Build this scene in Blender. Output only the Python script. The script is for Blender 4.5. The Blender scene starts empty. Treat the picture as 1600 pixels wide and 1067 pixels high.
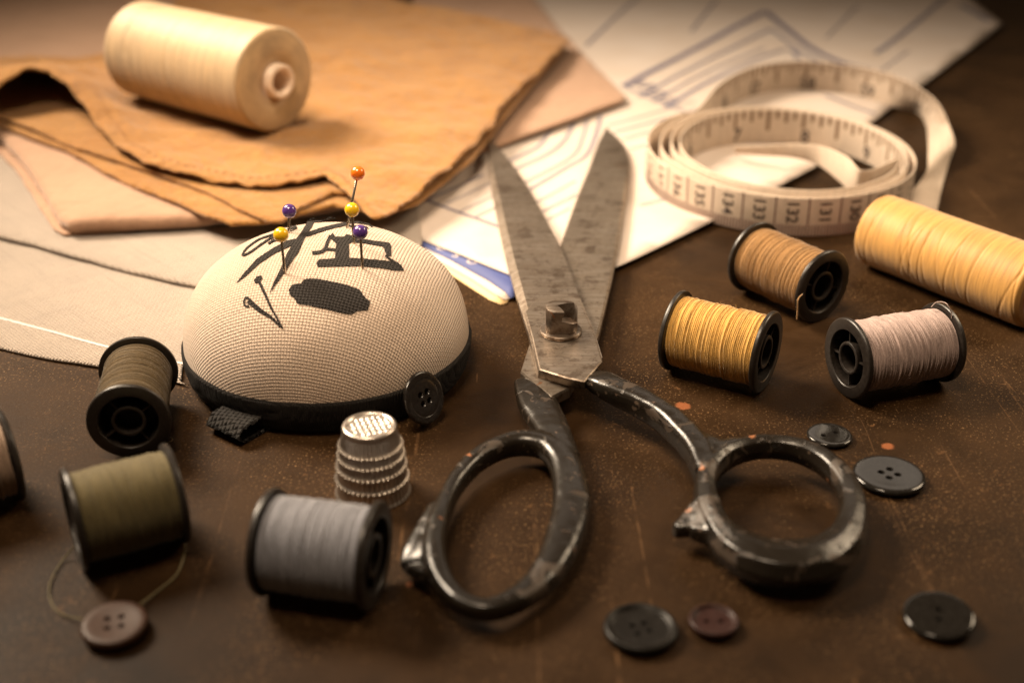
import bpy, bmesh, math, random
import numpy as np
from mathutils import Vector, Matrix, noise, geometry
random.seed(7)
S = 0.01                      # all shapes are written in centimetres, the scene is in metres
R = math.radians
scene = bpy.context.scene
col = scene.collection

# ---------------------------------------------------------------- camera, world, lamps
H, TH, F = 14.9, R(27.0), 1990.0
cam_d = bpy.data.cameras.new('camera'); cam = bpy.data.objects.new('camera', cam_d); col.objects.link(cam)
cam.location = (0, 0, H*S); cam.rotation_euler = (R(90)-TH, 0, 0)
cam_d.sensor_width = 36; cam_d.lens = 36*F/1600; cam_d.clip_start = 0.01; cam_d.clip_end = 20
cam_d.dof.use_dof = True; cam_d.dof.focus_distance = 0.302; cam_d.dof.aperture_fstop = 9.5
cam_d.dof.aperture_blades = 0
scene.camera = cam
w = bpy.data.worlds.new('World'); scene.world = w; w.use_nodes = True
w.node_tree.nodes['Background'].inputs[0].default_value = (1.0, 0.62, 0.33, 1)
w.node_tree.nodes['Background'].inputs[1].default_value = 0.07
def area(name, loc, target, size, sizey, power, color, spread=180):
    l = bpy.data.lights.new(name, 'AREA'); l.shape = 'RECTANGLE'; l.size = size*S; l.size_y = sizey*S
    l.energy = power; l.color = color; l.spread = R(spread)
    o = bpy.data.objects.new(name, l); col.objects.link(o); o.location = Vector(loc)*S
    o.rotation_euler = (Vector(target)-Vector(loc)).to_track_quat('-Z', 'Y').to_euler()
    return o
area('window_light', (-44, 60, 50), (1, 36, 0), 34, 28, 1.8, (1.0, 0.81, 0.60), 48)
area('back_light', (10, 86, 41), (4, 34, 0), 60, 14, 0.05, (1.0, 0.84, 0.68), 70)
area('side_light', (40, 46, 34), (6, 33, 0), 18, 18, 0.32, (1.0, 0.77, 0.52), 74)
area('front_light', (-10, 16, 54), (-1, 35, 0), 20, 18, 0.36, (1.0, 0.77, 0.54), 44)
vs = scene.view_settings
vs.view_transform = 'Standard'; vs.look = 'None'; vs.exposure = 0.0; vs.gamma = 1; vs.use_curve_mapping = False
scene.cycles.max_bounces = 6
scene.cycles.use_denoising = True

# ---------------------------------------------------------------- where a thing stands, from where it is seen
def ray(px, py):
    cx = (px-800)/F; cy = -(py-533.5)/F
    return Vector((cx, math.cos(TH)+cy*math.sin(TH), -math.sin(TH)+cy*math.cos(TH)))
CAM = Vector((0, 0, H))
def P(px, py, z=0.0):
    d = ray(px, py); return CAM + d*((z-H)/d.z)
def to_px(x, y, z=0.0):
    d = Vector((x, y, z))-CAM; dep = d.y*math.cos(TH)-d.z*math.sin(TH)
    return (800+F*d.x/dep, 533.5-F*(d.y*math.sin(TH)+d.z*math.cos(TH))/dep)
def PY(px, py, Y):
    d = ray(px, py); return CAM + d*(Y/d.y)

# ---------------------------------------------------------------- object helpers
def tag(o, label=None, cat=None, group=None, kind=None):
    if label: o['label'] = label
    if cat: o['category'] = cat
    if group: o['group'] = group
    if kind: o['kind'] = kind
    return o
def empty(name, loc, label, cat, group=None, rz=0.0):
    o = bpy.data.objects.new(name, None); col.objects.link(o)
    o.empty_display_size = 0.01
    o.location = Vector(loc)*S; o.rotation_euler = (0, 0, rz)
    return tag(o, label, cat, group)
def obj(name, V, Fc, mat, parent=None, local=False, smooth=True, fm=None, uv=None, origin=None):
    """V in cm. World coordinates unless local=True; parents here carry no scale."""
    me = bpy.data.meshes.new(name)
    off = Vector((0, 0, 0))
    if not local:
        if parent is not None: off = parent.location/S
        elif origin is not None: off = Vector(origin)
    vs_ = [((v[0]-off.x)*S, (v[1]-off.y)*S, (v[2]-off.z)*S) for v in V]
    me.from_pydata(vs_, [], Fc); me.validate(); me.update()
    mats = mat if isinstance(mat, (list, tuple)) else [mat]
    for m in mats: me.materials.append(m)
    if fm:
        me.polygons.foreach_set('material_index', fm)
    if uv:
        ul = me.uv_layers.new(name='UVMap')
        for lp in me.loops: ul.data[lp.index].uv = uv[lp.vertex_index]
    if smooth:
        me.polygons.foreach_set('use_smooth', [True]*len(me.polygons))
    o = bpy.data.objects.new(name, me); col.objects.link(o)
    if parent is not None: o.parent = parent
    elif not local and origin is not None: o.location = off*S
    return o
def apply_mods(o):
    dg = bpy.context.evaluated_depsgraph_get(); dg.update()
    me = bpy.data.meshes.new_from_object(o.evaluated_get(dg))
    me.name = o.data.name; o.modifiers.clear(); o.data = me
    return o
def set_angle_smooth(o, deg=35):
    me = o.data; bm = bmesh.new(); bm.from_mesh(me)
    for f in bm.faces: f.smooth = True
    for e in bm.edges:
        if len(e.link_faces) == 2: e.smooth = e.calc_face_angle(0) < R(deg)
    bm.to_mesh(me); bm.free(); return o
class MB:
    def __init__(s): s.V, s.F, s.M = [], [], []
    def add(s, V, Fc, m=0):
        n = len(s.V); s.V += [Vector(v) for v in V]; s.F += [tuple(i+n for i in f) for f in Fc]; s.M += [m]*len(Fc); return s
    def build(s, name, mat, parent=None, **k): return obj(name, s.V, s.F, mat, parent, fm=s.M, **k)
def lathe(prof, n=64, axis='Z', closed_profile=False):
    """prof: list of (r, h). Points with r==0 become poles."""
    V, Fc, rows = [], [], []
    for r, h in prof:
        if r <= 1e-7:
            rows.append([len(V)]); V.append((0, 0, h))
        else:
            rows.append(list(range(len(V), len(V)+n)))
            for k in range(n):
                a = 2*math.pi*k/n; V.append((r*math.cos(a), r*math.sin(a), h))
    pairs = list(zip(rows, rows[1:])) + ([(rows[-1], rows[0])] if closed_profile else [])
    for A, B in pairs:
        for k in range(n):
            k2 = (k+1) % n
            if len(A) == 1 and len(B) == 1: continue
            if len(A) == 1: Fc.append((A[0], B[k2], B[k]))
            elif len(B) == 1: Fc.append((A[k], A[k2], B[0]))
            else: Fc.append((A[k], A[k2], B[k2], B[k]))
    V = [Vector(v) for v in V]
    if axis == 'X': V = [Vector((v.z, v.x, v.y)) for v in V]
    return V, Fc
def box(c, s, rot=None):
    V = [Vector((x*s[0]/2, y*s[1]/2, z*s[2]/2)) for x in (-1, 1) for y in (-1, 1) for z in (-1, 1)]
    if rot: V = [rot @ v for v in V]
    V = [v+Vector(c) for v in V]
    return V, [(0, 1, 3, 2), (4, 6, 7, 5), (0, 4, 5, 1), (2, 3, 7, 6), (0, 2, 6, 4), (1, 5, 7, 3)]
def catmull(pts, per, closed=False):
    """pts: list of sequences of equal length; returns a smooth dense list."""
    A = [np.array([float(c) for c in p]) for p in pts]; n = len(A); out = []
    for i in range(n if closed else n-1):
        g = (lambda j: A[j % n]) if closed else (lambda j: A[min(max(j, 0), n-1)])
        p0, p1, p2, p3 = g(i-1), g(i), g(i+1), g(i+2)
        for k in range(per):
            t = k/per
            out.append(.5*((2*p1)+(p2-p0)*t+(2*p0-5*p1+4*p2-p3)*t*t+(3*p1-p0-3*p2+p3)*t**3))
    if not closed: out.append(A[-1])
    return out
def tube(pts, per=6, closed=False, n=16, ex=2.6):
    """sweep; each pt = (x,y,z,width,height)."""
    C = catmull(pts, per, closed); m = len(C); V, Fc = [], []
    for i, c in enumerate(C):
        a = C[(i+1) % m] if (closed or i < m-1) else C[i]; b = C[i-1] if (closed or i > 0) else C[i]
        t = Vector((a-b)[:3]); t = t.normalized() if t.length > 1e-9 else Vector((0, 1, 0))
        side = t.cross(Vector((0, 0, 1)))
        side = side.normalized() if side.length > 1e-4 else Vector((1, 0, 0))
        up = side.cross(t).normalized()
        for k in range(n):
            an = 2*math.pi*k/n; ca, sa = math.cos(an), math.sin(an)
            x = math.copysign(abs(ca)**(2/ex), ca)*c[3]/2; y = math.copysign(abs(sa)**(2/ex), sa)*c[4]/2
            V.append(Vector(c[:3])+side*x+up*y)
    for i in range(m if closed else m-1):
        j = (i+1) % m
        for k in range(n):
            k2 = (k+1) % n; Fc.append((i*n+k, j*n+k, j*n+k2, i*n+k2))
    if not closed:
        Fc.append(tuple(range(n))); Fc.append(tuple(reversed(range((m-1)*n, m*n))))
    return V, Fc
def thread_tube(pts, r, per=8, n=6):
    return tube([(p[0], p[1], p[2], 2*r, 2*r) for p in pts], per, False, n, 2)
def in_poly(X, Y, poly):
    c = np.zeros(X.shape, bool); n = len(poly)
    for i in range(n):
        x1, y1 = poly[i]; x2, y2 = poly[(i+1) % n]
        if y1 == y2: continue
        k = ((y1 > Y) != (y2 > Y)) & (X < (x2-x1)*(Y-y1)/(y2-y1)+x1); c ^= k
    return c
def fill_poly(poly, sp, rings=(), keep=.45):
    """triangulate a polygon with interior grid points; returns pts (np), tris, nb (boundary count)."""
    poly = np.array(poly, float)
    lo, hi = poly.min(0), poly.max(0)
    gx, gy = np.meshgrid(np.arange(lo[0]+sp*.5, hi[0], sp), np.arange(lo[1]+sp*.5, hi[1], sp))
    gx = gx + (np.arange(gx.shape[0]) % 2)[:, None]*sp*.5
    X, Y = gx.ravel(), gy.ravel()
    m = in_poly(X, Y, poly); X, Y = X[m], Y[m]
    def bd(X, Y):
        d = np.full(X.shape, 1e9); n = len(poly)
        for i in range(n):
            a, b = poly[i], poly[(i+1) % n]; ab = b-a; L = max(ab @ ab, 1e-12)
            t = np.clip(((X-a[0])*ab[0]+(Y-a[1])*ab[1])/L, 0, 1)
            d = np.minimum(d, np.hypot(X-a[0]-t*ab[0], Y-a[1]-t*ab[1]))
        return d
    if len(X):
        m = bd(X, Y) > (max(rings)*1.5 if rings else sp*keep); X, Y = X[m], Y[m]
    ext = []
    area2 = sum(poly[i][0]*poly[(i+1) % len(poly)][1]-poly[(i+1) % len(poly)][0]*poly[i][1] for i in range(len(poly)))
    sg = 1 if area2 > 0 else -1
    for r in rings:
        for i in range(len(poly)):
            a, b = poly[i-1], poly[(i+1) % len(poly)]; t = b-a; t = t/max(np.hypot(*t), 1e-9)
            ext.append((poly[i][0]-sg*t[1]*r, poly[i][1]+sg*t[0]*r, r))
    if ext:
        E = np.array(ext); d = bd(E[:, 0], E[:, 1]); m = in_poly(E[:, 0], E[:, 1], poly) & (d > E[:, 2]*.8); E = E[m]
        X = np.concatenate([X, E[:, 0]]); Y = np.concatenate([Y, E[:, 1]])
    pts = [Vector((p[0], p[1])) for p in poly] + [Vector((x, y)) for x, y in zip(X, Y)]
    nb = len(poly)
    r = geometry.delaunay_2d_cdt(pts, [(i, (i+1) % nb) for i in range(nb)], [], 1, 1e-6)
    vs_, tris = r[0], r[2]
    A = np.array([[v.x, v.y] for v in vs_])
    return A, [tuple(t) for t in tris], bd(A[:, 0], A[:, 1])
def resample(pts, sp, closed=True):
    out = []; n = len(pts)
    for i in range(n if closed else n-1):
        a, b = np.array(pts[i]), np.array(pts[(i+1) % n]); L = np.hypot(*(b-a)[:2]); k = max(1, int(L/sp))
        for j in range(k): out.append(a+(b-a)*j/k)
    if not closed: out.append(np.array(pts[-1]))
    return out

# ---------------------------------------------------------------- material helpers
def mat(name, color=(.5, .5, .5), rough=.5, metal=0.0, **k):
    m = bpy.data.materials.new(name); m.use_nodes = True; nt = m.node_tree; b = nt.nodes['Principled BSDF']
    b.inputs['Base Color'].default_value = (*color, 1); b.inputs['Roughness'].default_value = rough; b.inputs['Metallic'].default_value = metal
    for kk, v in k.items(): b.inputs[kk.replace('_', ' ')].default_value = v
    return m, nt, b
def N(nt, typ, out=0, props=None, **inp):
    nd = nt.nodes.new('ShaderNode'+typ)
    for k, v in (props or {}).items(): setattr(nd, k, v)
    for k, v in inp.items():
        key = int(k[1:]) if k[0] == 'i' and k[1:].isdigit() else k.replace('_', ' ')
        s = nd.inputs[key]
        if isinstance(v, bpy.types.NodeSocket): nt.links.new(v, s)
        else: s.default_value = v
    return nd.outputs[out]
def cm(nt, uv=False, scale=(1, 1, 1), rot=(0, 0, 0)):
    tc = nt.nodes.new('ShaderNodeTexCoord')
    k = 1 if uv else 100
    return N(nt, 'Mapping', Vector=tc.outputs['UV' if uv else 'Object'], Scale=tuple(s*k for s in scale), Rotation=rot)
def nz(nt, v, scale, detail=3, rough=.55, dist=0, dims='3D'):
    return N(nt, 'TexNoise', 0, {'noise_dimensions': dims}, Vector=v, Scale=scale, Detail=detail, Roughness=rough, Distortion=dist)
def ramp(nt, f, stops):
    nd = nt.nodes.new('ShaderNodeValToRGB'); nt.links.new(f, nd.inputs[0]); cr = nd.color_ramp
    while len(cr.elements) < len(stops): cr.elements.new(.5)
    for e, (p, c) in zip(cr.elements, stops):
        e.position = p; e.color = (c, c, c, 1) if not isinstance(c, (tuple, list)) else (*c, 1)
    return nd.outputs[0]
def mixc(nt, f, a, b, mode='MIX'):
    nd = nt.nodes.new('ShaderNodeMix'); nd.data_type = 'RGBA'; nd.blend_type = mode
    for s, v in ((nd.inputs[0], f), (nd.inputs[6], a), (nd.inputs[7], b)):
        if isinstance(v, bpy.types.NodeSocket): nt.links.new(v, s)
        else: s.default_value = (*v, 1) if isinstance(v, (tuple, list)) else v
    return nd.outputs[2]
def mth(nt, op, a, b=0.0, c=None):
    nd = nt.nodes.new('ShaderNodeMath'); nd.operation = op
    for i, v in enumerate((a, b, c)):
        if v is None: continue
        if isinstance(v, bpy.types.NodeSocket): nt.links.new(v, nd.inputs[i])
        else: nd.inputs[i].default_value = v
    return nd.outputs[0]
def bump(nt, b, h, strength=.5, dist=.01, normal=None):
    k = dict(Height=h, Strength=strength, Distance=dist*S)
    if normal is not None: k['Normal'] = normal
    o = N(nt, 'Bump', 0, None, **k); nt.links.new(o, b.inputs['Normal']); return o
def setc(nt, b, c, name='Base Color'): nt.links.new(c, b.inputs[name])
def weave(nt, v, pitch, jitter=.09):
    """plain weave height field 0..1 from 2-D coords in cm."""
    j = N(nt, 'TexNoise', 1, None, Vector=v, Scale=1.1, Detail=3.0)
    vv = N(nt, 'VectorMath', 0, {'operation': 'MULTIPLY_ADD'}, i0=j, i1=(jitter, jitter, 0), i2=v)
    sp = nt.nodes.new('ShaderNodeSeparateXYZ'); nt.links.new(vv, sp.inputs[0])
    k = math.pi/pitch
    a = mth(nt, 'SINE', mth(nt, 'MULTIPLY', sp.outputs[0], k)); bb = mth(nt, 'SINE', mth(nt, 'MULTIPLY', sp.outputs[1], k))
    aa, ab = mth(nt, 'ABSOLUTE', a), mth(nt, 'ABSOLUTE', bb)
    pr = mth(nt, 'MULTIPLY', a, bb)             # which thread lies on top
    top = mth(nt, 'MULTIPLY_ADD', mth(nt, 'SIGN', pr), .5, .5)
    hx = mth(nt, 'MULTIPLY', aa, mth(nt, 'POWER', ab, .35)); hy = mth(nt, 'MULTIPLY', ab, mth(nt, 'POWER', aa, .35))
    nd = nt.nodes.new('ShaderNodeMix'); nt.links.new(top, nd.inputs[0]); nt.links.new(hx, nd.inputs[2]); nt.links.new(hy, nd.inputs[3])
    return nd.outputs[0]
def fabric(name, c, c2, pitch, bstr=.6, gap=.45, uv=False, rough=.9, rot=.3, wrinkle=0.0, sheen=.25):
    m, nt, b = mat(name, c, rough, Sheen_Weight=sheen, Sheen_Roughness=.5, Specular_IOR_Level=.2)
    v = cm(nt, uv, rot=(0, 0, rot)); h = weave(nt, v, pitch)
    big = nz(nt, v, .55, 5, .6); fine = nz(nt, v, 9, 3)
    cc = mixc(nt, ramp(nt, big, [(.3, 0), (.7, 1)]), c, c2)
    cc = mixc(nt, mth(nt, 'MULTIPLY', ramp(nt, h, [(.12, 1), (.62, 0)]), gap), cc, tuple(x*.25 for x in c))
    cc = mixc(nt, mth(nt, 'MULTIPLY', fine, .35), cc, tuple(x*.6 for x in c))
    for sc_ in ((.5, 11, 1), (11, .5, 1)):
        sv = N(nt, 'Mapping', Vector=v, Scale=sc_)
        cc = mixc(nt, mth(nt, 'MULTIPLY', ramp(nt, nz(nt, sv, 1.0, 3, .6), [(.50, 0), (.70, 1)]), .38), cc, tuple(x*.55 for x in c))
    setc(nt, b, cc)
    n1 = None
    if wrinkle:
        wv = nz(nt, v, 1.6, 4, .6, .4)
        n1 = N(nt, 'Bump', 0, None, Height=wv, Strength=.8, Distance=wrinkle*S)
    hh = mth(nt, 'ADD', h, mth(nt, 'MULTIPLY', fine, .5))
    bump(nt, b, hh, bstr, pitch*.5, n1)
    return m
def thread_mat(name, c, dark=.5, rough=.75, spec=.25):
    m, nt, b = mat(name, c, rough, Sheen_Weight=.35, Sheen_Roughness=.4, Specular_IOR_Level=spec)
    v = cm(nt); st = cm(nt, scale=(1, .12, .12))
    a = nz(nt, st, 16, 4, .7); g = nz(nt, v, 26, 3, .7); big = nz(nt, st, 2.2, 2)
    cc = mixc(nt, ramp(nt, a, [(.35, 1), (.62, 0)]), c, tuple(x*dark for x in c))
    cc = mixc(nt, mth(nt, 'MULTIPLY', ramp(nt, g, [(.5, 0), (.75, 1)]), .3), cc, tuple(min(1, x*1.5+.03) for x in c))
    cc = mixc(nt, mth(nt, 'MULTIPLY', big, .3), cc, tuple(x*.7 for x in c)); setc(nt, b, cc)
    w_ = N(nt, 'TexWave', 1, {'bands_direction': 'X'}, Vector=v, Scale=6.0, Distortion=6.0, Detail=2.0, Detail_Scale=3.0)
    bump(nt, b, mth(nt, 'ADD', g, mth(nt, 'MULTIPLY', a, .8)), .55, .02)
    return m

# ---------------------------------------------------------------- materials
def make_table():
    m, nt, b = mat('dark_worn_table', (.03, .018, .01), .45, Specular_IOR_Level=.12)
    v = cm(nt)
    big = nz(nt, v, .09, 5, .6, .4); mid = nz(nt, v, .55, 6, .65, .6); fine = nz(nt, v, 14, 4, .75)
    cc = mixc(nt, ramp(nt, mid, [(.3, 0), (.72, 1)]), (.0095, .0042, .0011), (.027, .0122, .0033))
    cc = mixc(nt, mth(nt, 'MULTIPLY', ramp(nt, big, [(.42, 0), (.7, 1)]), .55), cc, (.048, .0235, .008))
    # pale worn specks, gathered in patches
    patch = ramp(nt, nz(nt, v, .22, 4, .6, .8), [(.40, 0), (.60, 1)])
    spk = ramp(nt, nz(nt, v, 17, 2, .6), [(.60, 0), (.68, 1)])
    cc = mixc(nt, mth(nt, 'MULTIPLY', mth(nt, 'MULTIPLY', spk, patch), .75), cc, (.21, .125, .058))
    spk2 = ramp(nt, nz(nt, v, 4.2, 5, .75, .5), [(.60, 0), (.69, 1)])
    cc = mixc(nt, mth(nt, 'MULTIPLY', mth(nt, 'MULTIPLY', spk2, patch), .5), cc, (.17, .085, .035))
    # long thin scratches in several directions
    scr = None
    for sc, rot, lo, k in (((1.9, .05, 1), .95, .70, .5), ((2.6, .045, 1), -.75, .715, .4), ((1.3, .06, 1), 1.45, .705, .5), ((2.2, .08, 1), .25, .715, .35)):
        vv = cm(nt, scale=sc, rot=(0, 0, rot)); vv = N(nt, 'VectorMath', 0, {'operation': 'MULTIPLY_ADD'}, i0=nt.nodes.new('ShaderNodeTexNoise').outputs[1], i1=(.0, .0, 0), i2=vv)
        s = mth(nt, 'MULTIPLY', ramp(nt, nz(nt, vv, 1.0, 2, .5, .5), [(lo, 0), (lo+.02, 1), (lo+.035, 0)]), k)
        scr = s if scr is None else mth(nt, 'MAXIMUM', scr, s)
    scr = mth(nt, 'MULTIPLY', mth(nt, 'MULTIPLY', scr, .6), ramp(nt, nz(nt, v, 1.2, 4, .7), [(.42, 0), (.6, 1)]))
    cc = mixc(nt, scr, cc, (.26, .14, .065))
    # orange rust spots
    for (px, py, r) in ((1067, 634, .17), (1387, 697, .13), (1335, 790, .07), (640, 912, .06), (1113, 965, .0)):
        p = P(px, py)
        if r == 0: continue
        d = N(nt, 'VectorMath', 1, {'operation': 'DISTANCE'}, i0=v, i1=(p.x, p.y, 0))
        d = mth(nt, 'ADD', d, mth(nt, 'MULTIPLY', nz(nt, v, 7, 4, .7), .16))
        cc = mixc(nt, ramp(nt, d, [(r+.05, .8), (r+.11, 0)]), cc, (.22, .075, .03))
    setc(nt, b, cc)
    setc(nt, b, N(nt, 'MapRange', 0, None, Value=mid, From_Min=.25, From_Max=.75, To_Min=.40, To_Max=.62), 'Roughness')
    h = mth(nt, 'ADD', mth(nt, 'MULTIPLY', fine, .5), mth(nt, 'MULTIPLY', mid, .45))
    h = mth(nt, 'SUBTRACT', h, mth(nt, 'MULTIPLY', scr, .5))
    bump(nt, b, h, .5, .03)
    return m
def make_steel(name, c=(.29, .232, .180), rust=.75):
    m, nt, b = mat(name, c, .4, .85)
    v = cm(nt); a = nz(nt, v, .8, 6, .7, .6); f = nz(nt, v, 6, 5, .75); st = nz(nt, cm(nt, scale=(.25, 2.5, 1), rot=(0, 0, .25)), 3, 4, .7)
    cc = mixc(nt, ramp(nt, a, [(.35, 0), (.7, 1)]), c, tuple(x*.72 for x in c))
    cc = mixc(nt, mth(nt, 'MULTIPLY', ramp(nt, st, [(.42, 0), (.7, 1)]), .35), cc, (.62, .56, .50))
    r1 = mth(nt, 'MULTIPLY', ramp(nt, f, [(.54, 0), (.68, 1)]), rust)
    r2 = ramp(nt, nz(nt, v, 1.6, 5, .7), [(.54, 0), (.61, 1)])
    cc = mixc(nt, r1, cc, (.085, .048, .028)); cc = mixc(nt, mth(nt, 'MULTIPLY', r2, .6), cc, (.075, .047, .030))
    r3 = ramp(nt, nz(nt, v, 2.3, 4, .6, 1), [(.70, 0), (.73, 1)])
    cc = mixc(nt, mth(nt, 'MULTIPLY', r3, .8), cc, (.33, .13, .045))
    setc(nt, b, cc)
    setc(nt, b, N(nt, 'MapRange', 0, None, Value=mth(nt, 'MAXIMUM', r1, r2), To_Min=.38, To_Max=.42), 'Roughness')
    setc(nt, b, mth(nt, 'SUBTRACT', .9, mth(nt, 'MULTIPLY', r2, .0)), 'Metallic')
    bump(nt, b, mth(nt, 'ADD', mth(nt, 'MULTIPLY', f, .6), mth(nt, 'MULTIPLY', a, .3)), .4, .012)
    return m
def make_handle():
    m, nt, b = mat('worn_black_enamel', (.02, .016, .013), .3, 0, Specular_IOR_Level=.5, Coat_Weight=.0, Coat_Roughness=.12)
    v = cm(nt); a = nz(nt, v, 1.3, 5, .65, .8); f = nz(nt, v, 5, 4, .7)
    w1 = ramp(nt, a, [(.58, 0), (.61, 1)])
    cc = mixc(nt, w1, (.009, .0065, .0042), (.036, .024, .0155))
    cc = mixc(nt, mth(nt, 'MULTIPLY', ramp(nt, f, [(.65, 0), (.69, 1)]), .7), cc, (.13, .085, .06))
    g = nt.nodes.new('ShaderNodeNewGeometry').outputs['Pointiness']
    e = ramp(nt, g, [(.56, 0), (.66, 1)])
    cc = mixc(nt, mth(nt, 'MULTIPLY', e, .5), cc, (.17, .12, .085))
    cc = mixc(nt, ramp(nt, nz(nt, v, 2.6, 3), [(.71, 0), (.74, 1)]), cc, (.27, .11, .05))
    setc(nt, b, cc)
    setc(nt, b, mth(nt, 'MULTIPLY_ADD', w1, .22, .27), 'Roughness')
    setc(nt, b, mth(nt, 'MULTIPLY', e, .25), 'Metallic')
    bump(nt, b, mth(nt, 'ADD', mth(nt, 'MULTIPLY', f, .35), mth(nt, 'ADD', mth(nt, 'MULTIPLY', a, .5), mth(nt, 'MULTIPLY', w1, -.2))), .7, .03)
    return m
M = {}
M['table'] = make_table()
M['steel'] = make_steel('tarnished_steel')
M['steel2'] = make_steel('tarnished_steel_rusty', (.33, .268, .208), .9)
M['tang'] = make_steel('bright_tang_steel', (.62, .56, .49), .25)
M['bolt'] = make_steel('bolt_steel', (.19, .145, .11), .8)
M['handle'] = make_handle()
def plastic(name, c, rough, bumpy=.15, scale=12):
    m, nt, b = mat(name, c, rough, Specular_IOR_Level=.5)
    v = cm(nt); a = nz(nt, v, scale, 4, .7)
    setc(nt, b, mixc(nt, ramp(nt, a, [(.45, 0), (.8, 1)]), c, tuple(x*1.8+.006 for x in c)))
    setc(nt, b, N(nt, 'MapRange', 0, None, Value=nz(nt, v, 3, 4, .7), To_Min=rough*.7, To_Max=rough*1.45), 'Roughness')
    bump(nt, b, a, bumpy, .01); return m
M['bobbin'] = plastic('black_bobbin_plastic', (.013, .010, .008), .33)
M['btn_black'] = plastic('glossy_black_button', (.008, .007, .006), .09, .03)
M['btn_matt'] = plastic('satin_black_button', (.006, .0048, .0036), .34, .05); M['btn_matt'].node_tree.nodes['Principled BSDF'].inputs['Specular IOR Level'].default_value = .2
M['btn_brown'] = plastic('brown_button', (.032, .013, .006), .42, .05); M['btn_brown'].node_tree.nodes['Principled BSDF'].inputs['Specular IOR Level'].default_value = .25
M['btn_red'] = plastic('dark_red_button', (.019, .0055, .0035), .38, .05); M['btn_red'].node_tree.nodes['Principled BSDF'].inputs['Specular IOR Level'].default_value = .25
M['btn_side'] = plastic('worn_glossy_black_button', (.010, .008, .007), .2, .06)
M['white_plastic'] = plastic('cream_tube_plastic', (.66, .52, .40), .35, .05)
M['red_plastic'] = plastic('red_tube_plastic', (.45, .09, .06), .4, .05)
M['silver'], _nt, _b = mat('thimble_metal', (.56, .50, .44), .3, .9)
bump(_nt, _b, nz(_nt, cm(_nt), 25, 3), .25, .006)
setc(_nt, _b, mixc(_nt, ramp(_nt, nz(_nt, cm(_nt), 3, 4), [(.4, 0), (.7, 1)]), (.66, .59, .52), (.46, .40, .35)))
M['needle'] = mat('pin_steel', (.62, .55, .46), .22, 1.0)[0]
def bead(name, c):
    m, nt, b = mat(name, c, .16, 0, Coat_Weight=.4, Coat_Roughness=.06, Subsurface_Weight=.15, Subsurface_Scale=.001)
    setc(nt, b, mixc(nt, nz(nt, cm(nt), 8, 3), c, tuple(x*.8 for x in c))); return m
M['orange'] = bead('orange_bead', (.80, .17, .012)); M['yellow'] = bead('yellow_bead', (.83, .50, .015)); M['purple'] = bead('purple_bead', (.085, .035, .20))
M['linen'] = fabric('natural_linen', (.66, .52, .41), (.60, .46, .35), .078, .75, .5, uv=True, rot=.12)
M['ink'] = fabric('black_print_on_linen', (.018, .014, .012), (.03, .024, .02), .078, 1.0, .1, uv=True, rot=.12, sheen=.05)
M['felt'] = fabric('black_felt_band', (.008, .0065, .0055), (.02, .017, .015), .05, .8, .3, sheen=.0)
M['elastic'] = fabric('black_elastic', (.012, .010, .009), (.03, .026, .022), .11, 1.0, .6, sheen=.05)
M['denim'] = fabric('off_white_twill', (.50, .41, .335), (.43, .355, .295), .085, 1.0, .45, rot=.8, wrinkle=.03)
M['peach'] = fabric('peach_cotton', (.42, .255, .165), (.36, .215, .135), .05, .3, .15, wrinkle=.10)
M['ochre'] = fabric('ochre_cotton', (.36, .158, .030), (.44, .215, .052), .085, .7, .4, wrinkle=.3)
M['ochre_stitch'] = fabric('ochre_stitch_thread', (.24, .095, .022), (.2, .08, .02), .05, .3, .2)
M['seam'] = fabric('pale_seam_thread', (.80, .72, .68), (.76, .68, .64), .05, .4, .2)
M['t_yellow'] = thread_mat('mustard_thread', (.62, .35, .085), .45)
M['t_lilac'] = thread_mat('mauve_thread', (.40, .30, .27), .5)
M['t_brown'] = thread_mat('tan_brown_thread', (.33, .18, .065), .5)
M['t_dark'] = thread_mat('dark_olive_brown_thread', (.115, .078, .035), .45)
M['t_olive'] = thread_mat('olive_thread', (.125, .098, .040), .6)
M['t_grey'] = thread_mat('blue_grey_thread', (.27, .275, .31), .6)
M['t_taupe'] = thread_mat('taupe_thread', (.40, .28, .20), .6)
def cone_mat(name, c):
    m, nt, b = mat(name, c, .55, Sheen_Weight=.3, Specular_IOR_Level=.4)
    v = cm(nt); st = cm(nt, scale=(1, .06, .06))
    a = nz(nt, st, 14, 3, .7); lo = nz(nt, st, 1.1, 2); g = nz(nt, v, 22, 3, .7)
    cc = mixc(nt, ramp(nt, a, [(.35, 0), (.65, 1)]), tuple(min(1, x*1.08) for x in c), tuple(x*.68 for x in c))
    cc = mixc(nt, ramp(nt, lo, [(.52, 0), (.56, .30), (.60, 0)]), cc, tuple(x*.5 for x in c)); setc(nt, b, cc)
    bump(nt, b, mth(nt, 'ADD', a, mth(nt, 'MULTIPLY', g, .4)), .4, .015); return m
M['t_cream'] = cone_mat('cream_cone_thread', (.47, .32, .165))
M['t_gold'] = cone_mat('golden_cone_thread', (.54, .285, .07))
def paper_mat(name, c):
    m, nt, b = mat(name, c, .65, Specular_IOR_Level=.3); v = cm(nt)
    a = nz(nt, v, .4, 5, .6)
    setc(nt, b, mixc(nt, ramp(nt, a, [(.3, 0), (.75, 1)]), c, tuple(x*y for x, y in zip(c, (.93, .88, .82)))))
    bump(nt, b, mth(nt, 'ADD', a, mth(nt, 'MULTIPLY', nz(nt, v, 8, 4), .15)), .5, .06); return m
M['paper'] = paper_mat('white_pattern_paper', (.52, .455, .41))
M['print'] = mat('blue_grey_print', (.10, .095, .15), .6)[0]
M['print_faint'] = mat('faint_print', (.17, .16, .20), .6)[0]
M['blue'] = paper_mat('blue_cover', (.055, .075, .22))
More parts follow.
